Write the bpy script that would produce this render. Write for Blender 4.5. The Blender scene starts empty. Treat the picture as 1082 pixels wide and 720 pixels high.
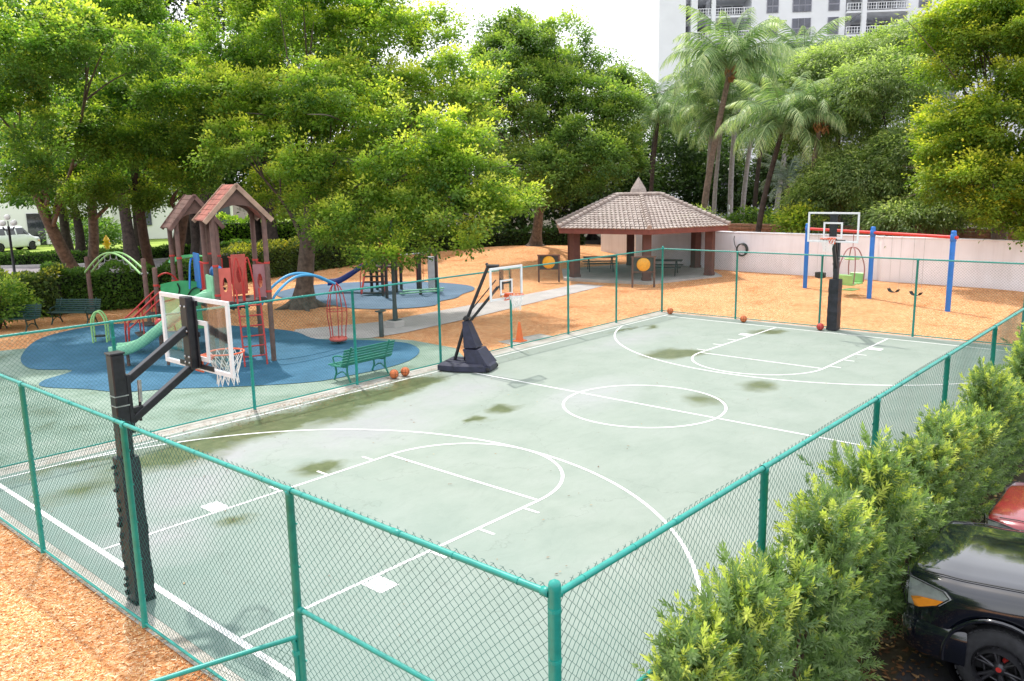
import bpy, math, random
import numpy as np
from mathutils import Vector, Matrix, Quaternion

random.seed(7)
R = math.radians
scene = bpy.context.scene
COL = scene.collection

# ------------------------------------------------------------------ helpers
class MB:
    """collects shapes and links them as one mesh object"""
    def __init__(self):
        self.v = []; self.f = []; self.m = []; self.s = []
        self.mi = 0
    def add(self, vs, fs, smooth=False):
        o = len(self.v)
        self.v += [tuple(x) for x in vs]
        for f in fs:
            self.f.append(tuple(i + o for i in f)); self.m.append(self.mi); self.s.append(smooth)
        return self
    def box(self, c, s, rz=0, rx=0, ry=0, bev=0.0):
        hx, hy, hz = s[0]/2, s[1]/2, s[2]/2
        M = Matrix.Translation(c) @ Matrix.Rotation(rz, 4, 'Z') @ Matrix.Rotation(ry, 4, 'Y') @ Matrix.Rotation(rx, 4, 'X')
        if bev > 0:
            b = min(bev, hx*.9, hy*.9, hz*.9)
            vs = []; idx = {}
            for sx in (-1, 1):
                for sy in (-1, 1):
                    for sz in (-1, 1):
                        for ax in range(3):
                            p = [sx*(hx-b), sy*(hy-b), sz*(hz-b)]
                            p[ax] += (sx, sy, sz)[ax]*b
                            idx[(sx, sy, sz, ax)] = len(vs); vs.append(M @ Vector(p))
            fs = []
            for ax in range(3):
                a, c2 = [(1, 2), (2, 0), (0, 1)][ax]
                for s1 in (-1, 1):
                    q = []
                    for (u, w) in ((-1, -1), (1, -1), (1, 1), (-1, 1)):
                        k = [0, 0, 0]; k[ax] = s1; k[a] = u; k[c2] = w
                        q.append(idx[(k[0], k[1], k[2], ax)])
                    fs.append(q if s1 > 0 else q[::-1])
            for ax in range(3):
                a, c2 = [(1, 2), (2, 0), (0, 1)][ax]
                for u in (-1, 1):
                    for w in (-1, 1):
                        k0 = [0, 0, 0]; k0[a] = u; k0[c2] = w; k1 = list(k0); k0[ax] = -1; k1[ax] = 1
                        q = [idx[(*k0, a)], idx[(*k1, a)], idx[(*k1, c2)], idx[(*k0, c2)]]
                        fs.append(q if u*w < 0 else q[::-1])
            for sx in (-1, 1):
                for sy in (-1, 1):
                    for sz in (-1, 1):
                        q = [idx[(sx, sy, sz, 0)], idx[(sx, sy, sz, 1)], idx[(sx, sy, sz, 2)]]
                        fs.append(q if sx*sy*sz > 0 else q[::-1])
            return self.add(vs, fs)
        vs = [M @ Vector((x, y, z)) for z in (-hz, hz) for x, y in ((-hx, -hy), (hx, -hy), (hx, hy), (-hx, hy))]
        return self.add(vs, [(3, 2, 1, 0), (4, 5, 6, 7), (0, 1, 5, 4), (1, 2, 6, 5), (2, 3, 7, 6), (3, 0, 4, 7)])
    def tube(self, pts, r, n=8, caps=True, closed=False, flat=1.0):
        pts = [Vector(p) for p in pts]
        k = len(pts)
        rs = r if isinstance(r, (list, tuple)) else [r]*k
        tang = []
        for i in range(k):
            if closed: t = pts[(i+1) % k] - pts[i-1]
            elif i == 0: t = pts[1]-pts[0]
            elif i == k-1: t = pts[-1]-pts[-2]
            else: t = pts[i+1]-pts[i-1]
            tang.append(t.normalized() if t.length > 1e-9 else Vector((0, 0, 1)))
        t0 = tang[0]
        ref = Vector((0, 0, 1)) if abs(t0.z) < .9 else Vector((1, 0, 0))
        nrm = (ref - t0*ref.dot(t0)).normalized()
        vs = []
        for i in range(k):
            t = tang[i]
            nrm = nrm - t*nrm.dot(t)
            nrm = nrm.normalized() if nrm.length > 1e-6 else t.orthogonal().normalized()
            b = t.cross(nrm)
            for j in range(n):
                a = 2*math.pi*j/n
                vs.append(pts[i] + (nrm*math.cos(a)*flat + b*math.sin(a))*rs[i])
        fs = []
        seg = k if closed else k-1
        for i in range(seg):
            i2 = (i+1) % k
            for j in range(n):
                j2 = (j+1) % n
                fs.append((i*n+j, i2*n+j, i2*n+j2, i*n+j2)[::-1])
        self.add(vs, fs, smooth=True)
        if caps and not closed:
            self.add(vs[:n], [tuple(range(n))]); self.add(vs[-n:], [tuple(range(n))[::-1]])
        return self
    def lathe(self, prof, n=16, c=(0, 0, 0), smooth=True, axis='Z'):
        vs = []; k = len(prof)
        for r, z in prof:
            for j in range(n):
                a = 2*math.pi*j/n
                p = (r*math.cos(a), r*math.sin(a), z)
                if axis == 'X': p = (z, r*math.cos(a), r*math.sin(a))
                if axis == 'Y': p = (r*math.sin(a), z, r*math.cos(a))
                vs.append((p[0]+c[0], p[1]+c[1], p[2]+c[2]))
        fs = []
        for i in range(k-1):
            for j in range(n):
                j2 = (j+1) % n
                fs.append((i*n+j, i*n+j2, (i+1)*n+j2, (i+1)*n+j))
        self.add(vs, fs, smooth)
        return self
    def sphere(self, c, r, n=12, sc=(1, 1, 1)):
        prof = []
        m = max(4, n//2)
        vs = []; fs = []
        for i in range(m+1):
            th = math.pi*i/m
            for j in range(n):
                a = 2*math.pi*j/n
                vs.append((c[0]+r*sc[0]*math.sin(th)*math.cos(a), c[1]+r*sc[1]*math.sin(th)*math.sin(a), c[2]+r*sc[2]*math.cos(th)))
        for i in range(m):
            for j in range(n):
                j2 = (j+1) % n
                fs.append((i*n+j, (i+1)*n+j, (i+1)*n+j2, i*n+j2))
        return self.add(vs, fs, True)
    def prism(self, poly, z0, z1):
        n = len(poly)
        vs = [(x, y, z0) for x, y in poly] + [(x, y, z1) for x, y in poly]
        fs = [tuple(range(n))[::-1], tuple(range(n, 2*n))] + [(i, (i+1) % n, n+(i+1) % n, n+i) for i in range(n)]
        return self.add(vs, fs)
    def quad(self, a, b, c, d):
        return self.add([a, b, c, d], [(0, 1, 2, 3)])
    def sheet(self, poly, z):
        return self.add([(x, y, z) for x, y in poly], [tuple(range(len(poly)))])
    def build(self, name, mat, parent=None, label=None):
        me = bpy.data.meshes.new(name)
        me.from_pydata(self.v, [], self.f)
        mats = mat if isinstance(mat, (list, tuple)) else [mat]
        for mm in mats: me.materials.append(mm)
        me.polygons.foreach_set('use_smooth', self.s)
        me.polygons.foreach_set('material_index', self.m)
        me.update()
        o = bpy.data.objects.new(name, me)
        COL.objects.link(o)
        if parent is not None: o.parent = parent
        if label: o['label'] = label
        return o

def tag(o, label=None, cat=None, group=None, kind=None):
    if label: o['label'] = label
    if cat: o['category'] = cat
    if group: o['group'] = group
    if kind: o['kind'] = kind
    return o

def thing(name, label, cat, loc=(0, 0, 0), rz=0.0, group=None):
    o = bpy.data.objects.new(name, None); COL.objects.link(o)
    o.empty_display_size = .2
    o.location = loc; o.rotation_euler = (0, 0, rz)
    return tag(o, label, cat, group)

def copy_tree(o, parent=None):
    c = o.copy(); COL.objects.link(c)
    if parent is not None: c.parent = parent
    for ch in list(o.children): copy_tree(ch, c)
    return c

def catmull(P, n=6, closed=False):
    P = [Vector(p) for p in P]; out = []
    k = len(P)
    rng = range(k if closed else k-1)
    for i in rng:
        p0 = P[i-1] if (i > 0 or closed) else P[0]*2-P[1]
        p1 = P[i]; p2 = P[(i+1) % k]
        p3 = P[(i+2) % k] if (i+2 < k or closed) else P[-1]*2-P[-2]
        for j in range(n):
            t = j/n
            out.append(.5*((2*p1)+(p2-p0)*t+(2*p0-5*p1+4*p2-p3)*t*t+(3*p1-p0-3*p2+p3)*t**3))
    if not closed: out.append(P[-1])
    return out

# ------------------------------------------------------------------ materials
def nodes(name):
    m = bpy.data.materials.new(name); m.use_nodes = True
    nt = m.node_tree
    return m, nt, nt.nodes['Principled BSDF']
def N(nt, typ, **kw):
    n = nt.nodes.new(typ)
    for k, v in kw.items():
        if k.startswith('i_'):
            key = k[2:]
            n.inputs[int(key) if key.isdigit() else key.replace('_', ' ')].default_value = v
        else: setattr(n, k, v)
    return n
def c4(c): return (c[0], c[1], c[2], 1)
def ramp(nt, stops, interp='LINEAR'):
    r = N(nt, 'ShaderNodeValToRGB'); r.color_ramp.interpolation = interp
    e = r.color_ramp.elements
    while len(e) < len(stops): e.new(.5)
    for i, (p, c) in enumerate(stops):
        e[i].position = p; e[i].color = c4(c) if len(c) == 3 else c
    return r
def mixc(nt, fac, a, b, mode='MIX'):
    m = N(nt, 'ShaderNodeMix', data_type='RGBA', blend_type=mode)
    L = nt.links
    if isinstance(fac, (int, float)): m.inputs[0].default_value = fac
    else: L.new(fac, m.inputs[0])
    for s, i in ((a, 6), (b, 7)):
        if isinstance(s, (tuple, list)): m.inputs[i].default_value = c4(s)
        else: L.new(s, m.inputs[i])
    return m.outputs[2]
def math_(nt, op, a, b=0.0, clamp=False):
    m = N(nt, 'ShaderNodeMath', operation=op, use_clamp=clamp)
    for s, i in ((a, 0), (b, 1)):
        if isinstance(s, (int, float)): m.inputs[i].default_value = s
        else: nt.links.new(s, m.inputs[i])
    return m.outputs[0]

def mat(name, col, rough=.5, metal=0.0, var=.15, scale=6.0, bump=0.0, bscale=None, col2=None, spec=.5, coat=0.0, dirt=0.0):
    """paint / stone / wood with a soft two-tone noise and a fine bump"""
    m, nt, b = nodes(name); L = nt.links
    tc = N(nt, 'ShaderNodeTexCoord')
    n1 = N(nt, 'ShaderNodeTexNoise', i_Scale=scale, i_Detail=6.0, i_Roughness=.6)
    L.new(tc.outputs['Object'], n1.inputs['Vector'])
    d = col2 if col2 else tuple(x*(1-var*1.6) for x in col)
    l = tuple(min(1, x*(1+var)) for x in col)
    rp = ramp(nt, [(.3, d), (.7, l)])
    L.new(n1.outputs['Fac'], rp.inputs['Fac'])
    cc = rp.outputs['Color']
    if dirt > 0:
        n3 = N(nt, 'ShaderNodeTexNoise', i_Scale=scale*.35, i_Detail=8.0, i_Roughness=.75)
        L.new(tc.outputs['Object'], n3.inputs['Vector'])
        r3 = ramp(nt, [(.45, (0, 0, 0)), (.75, (1, 1, 1))])
        L.new(n3.outputs['Fac'], r3.inputs['Fac'])
        cc = mixc(nt, math_(nt, 'MULTIPLY', r3.outputs['Color'], dirt), cc, tuple(x*.35+.02 for x in col))
    L.new(cc, b.inputs['Base Color'])
    b.inputs['Roughness'].default_value = rough
    b.inputs['Metallic'].default_value = metal
    b.inputs['Specular IOR Level'].default_value = spec
    b.inputs['Coat Weight'].default_value = coat
    b.inputs['Coat Roughness'].default_value = .04
    rr = N(nt, 'ShaderNodeMapRange', i_3=max(0, rough-.08), i_4=min(1, rough+.12))
    L.new(n1.outputs['Fac'], rr.inputs[0]); L.new(rr.outputs[0], b.inputs['Roughness'])
    if bump > 0:
        n2 = N(nt, 'ShaderNodeTexNoise', i_Scale=bscale or scale*8, i_Detail=5.0)
        L.new(tc.outputs['Object'], n2.inputs['Vector'])
        bp = N(nt, 'ShaderNodeBump', i_Strength=bump, i_Distance=.02)
        L.new(n2.outputs['Fac'], bp.inputs['Height']); L.new(bp.outputs[0], b.inputs['Normal'])
    return m

def leaf_mat(name, dark, mid, light, trans=.35, rough=.45):
    m, nt, b = nodes(name); L = nt.links
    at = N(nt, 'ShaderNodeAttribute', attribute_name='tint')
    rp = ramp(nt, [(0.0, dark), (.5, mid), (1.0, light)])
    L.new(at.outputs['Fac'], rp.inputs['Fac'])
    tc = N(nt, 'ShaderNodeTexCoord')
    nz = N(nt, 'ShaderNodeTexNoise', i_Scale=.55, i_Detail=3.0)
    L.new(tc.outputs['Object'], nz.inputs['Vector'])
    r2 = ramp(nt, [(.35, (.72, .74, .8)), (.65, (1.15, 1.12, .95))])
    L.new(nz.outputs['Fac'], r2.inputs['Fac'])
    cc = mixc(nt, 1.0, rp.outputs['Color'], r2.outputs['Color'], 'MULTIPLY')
    L.new(cc, b.inputs['Base Color'])
    b.inputs['Roughness'].default_value = rough
    b.inputs['Specular IOR Level'].default_value = .35
    tr = N(nt, 'ShaderNodeBsdfTranslucent')
    L.new(mixc(nt, 1.0, cc, (1.12, 1.3, .6), 'MULTIPLY'), tr.inputs['Color'])
    mx = N(nt, 'ShaderNodeMixShader'); mx.inputs[0].default_value = trans
    L.new(b.outputs[0], mx.inputs[1]); L.new(tr.outputs[0], mx.inputs[2])
    L.new(mx.outputs[0], nt.nodes['Material Output'].inputs['Surface'])
    return m

def glass_mat(name, tint=(.9, .97, .95), refl=.12):
    m, nt, b = nodes(name); L = nt.links
    nt.nodes.remove(b)
    t = N(nt, 'ShaderNodeBsdfTransparent'); t.inputs[0].default_value = c4(tint)
    g = N(nt, 'ShaderNodeBsdfGlossy'); g.inputs['Roughness'].default_value = .03
    lw = N(nt, 'ShaderNodeLayerWeight', i_Blend=.25)
    f = math_(nt, 'ADD', math_(nt, 'MULTIPLY', lw.outputs['Fresnel'], .3), refl, True)
    mx = N(nt, 'ShaderNodeMixShader')
    L.new(f, mx.inputs[0]); L.new(t.outputs[0], mx.inputs[1]); L.new(g.outputs[0], mx.inputs[2])
    L.new(mx.outputs[0], nt.nodes['Material Output'].inputs['Surface'])
    return m

M = {}
M['fence'] = mat('fence_paint', (.012, .30, .25), .38, var=.12, scale=9, spec=.6, bump=.03)
M['wire'] = mat('vinyl_wire', (.014, .145, .128), .45, var=.2, scale=3)
M['black'] = mat('black_steel', (.012, .013, .018), .35, var=.3, scale=12, spec=.6, bump=.03)
M['vinyl'] = mat('black_vinyl_pad', (.012, .014, .022), .48, var=.4, scale=7, bump=.25, bscale=18)
M['navy'] = mat('dark_navy_pad', (.028, .03, .06), .5, var=.3, scale=6, bump=.15, bscale=14)
M['white'] = mat('white_paint', (.78, .79, .8), .35, var=.06, scale=8)
M['steel'] = mat('steel', (.55, .56, .58), .3, metal=.9, var=.1, scale=10)
M['galv'] = mat('galvanised', (.42, .44, .45), .5, metal=.6, var=.15, scale=10)
M['rim'] = mat('orange_rim', (.75, .11, .025), .4, var=.1, scale=10)
M['net'] = mat('white_cord', (.82, .82, .8), .8, var=.08, scale=20)
M['ball'] = mat('basketball_leather', (.62, .17, .055), .6, var=.1, scale=30, bump=.2, bscale=220)
M['ballred'] = mat('red_ball_leather', (.5, .05, .045), .55, var=.1, scale=30, bump=.2, bscale=220)
M['seam'] = mat('black_seam', (.02, .015, .012), .7)
M['cone'] = mat('orange_plastic', (.85, .17, .03), .45, var=.08)
M['wallw'] = mat('white_stucco', (.85, .86, .9), .85, var=.03, scale=1.2, bump=.2, bscale=60, dirt=.07)
M['column'] = mat('brown_stucco', (.135, .06, .05), .75, var=.15, scale=3, bump=.2, bscale=40)
M['fascia'] = mat('red_brown_fascia', (.19, .06, .048), .6, var=.15, scale=3, bump=.1)
M['wood'] = mat('brown_composite_post', (.14, .075, .06), .7, var=.25, scale=5, bump=.15, bscale=30)
M['roofwood'] = mat('red_cedar_boards', (.36, .12, .09), .7, var=.35, scale=4, bump=.2, bscale=20, dirt=.25)
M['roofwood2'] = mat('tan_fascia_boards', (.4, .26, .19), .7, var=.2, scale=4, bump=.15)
M['roofdark'] = mat('shaded_brown_boards', (.16, .085, .07), .75, var=.3, scale=4, bump=.2, bscale=20)  # darker version of the roof boards, shade painted into the colour
M['play_red'] = mat('red_play_metal', (.52, .035, .03), .4, var=.1, scale=8)
M['play_coral'] = mat('coral_plastic', (.62, .12, .09), .45, var=.1, scale=4)
M['play_mauve'] = mat('mauve_plastic', (.33, .14, .15), .5, var=.12, scale=4)
M['play_green'] = mat('green_plastic', (.10, .5, .2), .4, var=.1, scale=4)
M['play_lime'] = mat('lime_plastic', (.32, .62, .22), .4, var=.1, scale=4)
M['play_mint'] = mat('pale_green_plastic', (.26, .6, .37), .38, var=.12, scale=3)
M['play_blue'] = mat('blue_plastic', (.03, .2, .55), .38, var=.1, scale=5)
M['play_sky'] = mat('sky_blue_metal', (.06, .33, .6), .38, var=.1, scale=5)
M['play_navy'] = mat('navy_plastic', (.02, .045, .22), .4, var=.1, scale=5)
M['deck'] = mat('dark_deck', (.05, .035, .035), .7, var=.3, scale=8)
M['yellow'] = mat('yellow_plastic', (.8, .42, .03), .45, var=.1, scale=4)
M['bench'] = mat('green_bench_slats', (.015, .21, .15), .45, var=.15, scale=10)
M['bench_d'] = mat('dark_green_bench', (.008, .05, .045), .5, var=.2, scale=10)
M['swing_blue'] = mat('swing_blue', (.02, .17, .58), .35, var=.1, scale=5)
M['swing_red'] = mat('swing_red', (.62, .045, .04), .4, var=.1, scale=5)
M['rubber'] = mat('black_rubber', (.016, .016, .018), .6, var=.3, scale=10, bump=.1)
M['tyre'] = mat('tyre_rubber', (.035, .036, .042), .78, var=.25, scale=14, bump=.15, bscale=70, dirt=.2)
M['alloy'] = mat('dark_alloy', (.075, .075, .085), .35, metal=.7, var=.15, scale=10)
M['carblack'] = mat('black_car_paint', (.004, .006, .014), .08, var=.25, scale=2, spec=.7, coat=1.0)
M['carred'] = mat('red_car_paint', (.26, .012, .025), .2, var=.15, scale=2, spec=.6, coat=1.0)
M['carwhite'] = mat('white_van_paint', (.72, .74, .78), .3, var=.05, scale=2, coat=.5)
M['carmaroon'] = mat('maroon_car_paint', (.2, .03, .03), .3, var=.1, scale=2, coat=.6)
M['trimblk'] = mat('black_trim_plastic', (.02, .021, .024), .55, var=.25, scale=14, bump=.08, bscale=120)
M['well'] = mat('black_wheel_well', (.004, .004, .005), .95, spec=.1)
M['carglass'] = mat('car_glass', (.02, .025, .03), .06, var=.1, spec=.9)
M['amber'] = mat('amber_lens', (.85, .3, .03), .2, var=.1, scale=10, coat=.6)
M['chrome'] = mat('headlamp_reflector', (.74, .76, .78), .35, metal=.45, var=.1, scale=14)
M['lens'] = glass_mat('clear_lens', (.92, .94, .95), .06)
M['board'] = glass_mat('backboard_glass', (.95, .97, .98), .025)
M['boardw'] = mat('milky_backboard', (.62, .64, .68), .15, var=.1, scale=3, spec=.6)
M['apt'] = mat('white_apartment_wall', (.86, .87, .9), .85, var=.03, scale=.4, bump=.05, dirt=.03)
M['aptd'] = mat('grey_recess', (.3, .3, .35), .85, var=.1, scale=.6)
M['aptwin'] = mat('dark_window_glass', (.09, .095, .13), .12, var=.35, scale=.9, spec=.8)
M['villa'] = mat('white_villa_wall', (.8, .79, .8), .85, var=.03, scale=.6)
M['maroon'] = mat('maroon_shutter', (.16, .035, .035), .6, var=.2, scale=2)
M['terra'] = mat('brick_ledge', (.3, .17, .11), .8, var=.3, scale=5, bump=.3, bscale=30)
M['hydrant'] = mat('hydrant_yellow', (.8, .48, .03), .4, var=.1)
M['globe'] = mat('milky_globe', (.7, .7, .68), .25, var=.05)
M['concrete'] = mat('concrete', (.46, .44, .42), .85, var=.14, scale=1.6, bump=.2, bscale=60, dirt=.2)
M['kerb'] = mat('kerb_concrete', (.5, .48, .46), .85, var=.12, scale=3, bump=.15, bscale=40)
M['bark'] = mat('grey_brown_bark', (.135, .108, .088), .9, var=.4, scale=5, bump=.7, bscale=24, dirt=.3)
M['barkd'] = mat('dark_bark', (.06, .043, .036), .9, var=.4, scale=5, bump=.7, bscale=24)
M['palmbark'] = mat('palm_trunk', (.22, .16, .125), .9, var=.3, scale=6, bump=.5, bscale=18)
M['palmgrey'] = mat('pale_palm_trunk', (.36, .33, .33), .88, var=.2, scale=6, bump=.4, bscale=18)
M['husk'] = mat('palm_husk', (.34, .17, .075), .9, var=.35, scale=12)
M['stem'] = mat('brown_stem', (.1, .065, .045), .9, var=.3, scale=20, bump=.3)
M['post_grey'] = mat('dark_grey_post', (.045, .06, .06), .5, var=.2, scale=6)

M['leaf_main'] = leaf_mat('leaves_bright', (.07, .17, .035), (.30, .45, .07), (.84, .84, .15), trans=.52)
M['leaf_left'] = leaf_mat('leaves_mid', (.06, .15, .035), (.22, .38, .07), (.74, .78, .13), trans=.52)
M['leaf_deep'] = leaf_mat('leaves_deep', (.045, .11, .028), (.15, .28, .055), (.42, .54, .09), trans=.45)
M['leaf_mid'] = leaf_mat('leaves_medium', (.06, .135, .04), (.22, .35, .085), (.54, .62, .14), trans=.5)
M['leaf_dark'] = leaf_mat('leaves_dark', (.025, .06, .02), (.08, .145, .04), (.2, .29, .08))
M['leaf_right'] = leaf_mat('leaves_yellow', (.07, .17, .03), (.29, .41, .055), (.78, .76, .11), trans=.52)
M['leaf_bam'] = leaf_mat('leaves_grey_green', (.08, .15, .05), (.3, .4, .15), (.68, .75, .32), trans=.55)
M['leaf_pod'] = leaf_mat('leaves_podocarpus', (.075, .15, .06), (.28, .40, .17), (.74, .78, .20), trans=.45, rough=.33)
M['leaf_hedge'] = leaf_mat('leaves_hedge', (.04, .08, .024), (.13, .2, .055), (.78, .74, .1))
M['leaf_palm'] = leaf_mat('leaves_palm', (.06, .125, .05), (.2, .31, .15), (.56, .64, .4), trans=.4)
M['leaf_silver'] = leaf_mat('leaves_silver_palm', (.1, .15, .11), (.22, .29, .24), (.42, .48, .42), trans=.2)

def streak_wall():
    m, nt, b = nodes('white_stucco_streaked'); L = nt.links
    tc = N(nt, 'ShaderNodeTexCoord'); mp = N(nt, 'ShaderNodeMapping'); mp.inputs['Scale'].default_value = (3.2, 3.2, .22); L.new(tc.outputs['Object'], mp.inputs[0])
    a = N(nt, 'ShaderNodeTexNoise', i_Scale=1.6, i_Detail=8.0, i_Roughness=.7); L.new(mp.outputs[0], a.inputs['Vector'])
    c = N(nt, 'ShaderNodeTexNoise', i_Scale=.5, i_Detail=5.0); L.new(tc.outputs['Object'], c.inputs['Vector'])
    r = ramp(nt, [(.3, (.81, .82, .88)), (.5, (.87, .885, .95)), (.7, (.89, .905, .97))]); L.new(a.outputs['Fac'], r.inputs['Fac'])
    r2 = ramp(nt, [(.35, (.9, .89, .88)), (.6, (1, 1, 1))]); L.new(c.outputs['Fac'], r2.inputs['Fac'])
    cc = mixc(nt, 1.0, r.outputs['Color'], r2.outputs['Color'], 'MULTIPLY')
    sp = N(nt, 'ShaderNodeSeparateXYZ'); L.new(tc.outputs['Object'], sp.inputs[0])
    ft = N(nt, 'ShaderNodeMapRange', i_1=.4, i_2=.05, i_3=0.0, i_4=.35); L.new(sp.outputs[2], ft.inputs[0])
    cc = mixc(nt, math_(nt, 'MULTIPLY', ft.outputs[0], a.outputs['Fac']), cc, (.5, .33, .2))
    L.new(cc, b.inputs['Base Color']); b.inputs['Roughness'].default_value = .88
    n2 = N(nt, 'ShaderNodeTexNoise', i_Scale=50.0, i_Detail=4.0); L.new(tc.outputs['Object'], n2.inputs['Vector'])
    bp = N(nt, 'ShaderNodeBump', i_Strength=.2, i_Distance=.02); L.new(n2.outputs['Fac'], bp.inputs['Height']); L.new(bp.outputs[0], b.inputs['Normal'])
    return m
M['wallw'] = streak_wall()

# ---- wood chip ground
def mulch_mat():
    m, nt, b = nodes('wood_chip_ground'); L = nt.links
    tc = N(nt, 'ShaderNodeTexCoord')
    mp = N(nt, 'ShaderNodeMapping'); mp.inputs['Scale'].default_value = (1, 1, 1)
    L.new(tc.outputs['Object'], mp.inputs[0])
    vo = N(nt, 'ShaderNodeTexVoronoi', i_Scale=46.0, i_Randomness=1.0)
    nzw = N(nt, 'ShaderNodeTexNoise', i_Scale=18.0, i_Detail=3.0)
    L.new(mp.outputs[0], nzw.inputs['Vector'])
    wv = mixc(nt, .12, mp.outputs[0], nzw.outputs['Color'])
    L.new(wv, vo.inputs['Vector'])
    sx = N(nt, 'ShaderNodeSeparateColor'); L.new(vo.outputs['Color'], sx.inputs[0])
    chip = ramp(nt, [(0, (.36, .13, .04)), (.18, (.62, .24, .085)), (.5, (.80, .385, .165)), (.8, (.87, .54, .30)), (1, (.92, .78, .57))])
    L.new(sx.outputs[0], chip.inputs['Fac'])
    big = N(nt, 'ShaderNodeTexNoise', i_Scale=.55, i_Detail=6.0, i_Roughness=.7)
    L.new(mp.outputs[0], big.inputs['Vector'])
    br = ramp(nt, [(.3, (.8, .6, .45)), (.42, (1.0, .9, .8)), (.6, (1.12, 1.1, 1.06)), (.75, (.98, .84, .7))])
    L.new(big.outputs['Fac'], br.inputs['Fac'])
    cc = mixc(nt, 1.0, chip.outputs['Color'], br.outputs['Color'], 'MULTIPLY')
    md = N(nt, 'ShaderNodeTexNoise', i_Scale=6.5, i_Detail=9.0, i_Roughness=.78); L.new(mp.outputs[0], md.inputs['Vector'])
    mr_ = ramp(nt, [(.34, (.66, .5, .38)), (.47, (.98, .95, .91)), (.6, (1.08, 1.08, 1.08)), (.72, (1.2, 1.25, 1.3))]); L.new(md.outputs['Fac'], mr_.inputs['Fac'])
    cc = mixc(nt, 1.0, cc, mr_.outputs['Color'], 'MULTIPLY')
    L.new(cc, b.inputs['Base Color'])
    b.inputs['Roughness'].default_value = .9
    b.inputs['Specular IOR Level'].default_value = .2
    n2 = N(nt, 'ShaderNodeTexNoise', i_Scale=45.0, i_Detail=6.0, i_Roughness=.7)
    L.new(mp.outputs[0], n2.inputs['Vector'])
    hh = math_(nt, 'ADD', vo.outputs['Distance'], n2.outputs['Fac'])
    bp = N(nt, 'ShaderNodeBump', i_Strength=.8, i_Distance=.03)
    L.new(hh, bp.inputs['Height']); L.new(bp.outputs[0], b.inputs['Normal'])
    return m
M['mulch'] = mulch_mat()

def stain_mask(nt, vec, stains):
    L = nt.links; acc = None
    for (x, y, rx, ry, rot, amp) in stains:
        mp = N(nt, 'ShaderNodeMapping', vector_type='TEXTURE')
        mp.inputs['Location'].default_value = (x, y, 0)
        mp.inputs['Rotation'].default_value = (0, 0, rot)
        mp.inputs['Scale'].default_value = (rx, ry, 1)
        L.new(vec, mp.inputs[0])
        g = N(nt, 'ShaderNodeTexGradient', gradient_type='SPHERICAL')
        L.new(mp.outputs[0], g.inputs[0])
        o = math_(nt, 'MULTIPLY', g.outputs['Fac'], amp)
        acc = o if acc is None else math_(nt, 'MAXIMUM', acc, o)
    return acc

ALGAE = [(9.1, 2.35, .62, .5, .2, 1.3), (8.05, 2.19, .42, .3, .2, 1.0), (4.08, 2.23, .75, .5, .3, 1.1),
         (14.58, -1.23, .85, .7, .3, 1.05), (12.5, -.9, .75, .6, 1.2, .9), (16.71, 2.3, 1.3, .95, -.6, 1.5), (21.7, 1.75, .9, .65, -.3, 1.3),
         (5.3, 5.45, 3.0, 1.0, -.04, 1.6), (7.6, 5.65, 2.8, .8, .04, 1.8), (9.5, 5.8, 1.6, .62, .05, 1.6), (3.0, 5.2, 2.4, 1.1, 0, 1.25), (6.6, 4.9, 2.2, .8, .25, .85), (.9, 4.6, 1.5, .8, .3, .8),
         (1.75, 1.3, .55, .38, .3, .85), (19.2, 5.9, 1.3, .22, .02, 1.0), (20.2, 5.3, .8, .35, .2, .9), (1.5, 6.0, 2.2, .4, 0, .8), (3.9, -5.9, .6, .25, .2, .7)]
PALE = [(6.2, 3.6, 2.8, 1.5, .1, 1.1), (9.4, 4.2, 2.6, 1.1, .2, 1.0), (2.0, 3.2, 1.6, 1.2, .5, 1.0), (3.4, 4.3, 2.0, .9, 0, 1.1), (.7, 1.6, 1.0, 1.2, 0, .9),
        (11.5, 1.5, 2.5, 1.2, .2, .8), (18, 4.6, 3.0, 1.0, 0, .8)]
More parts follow.
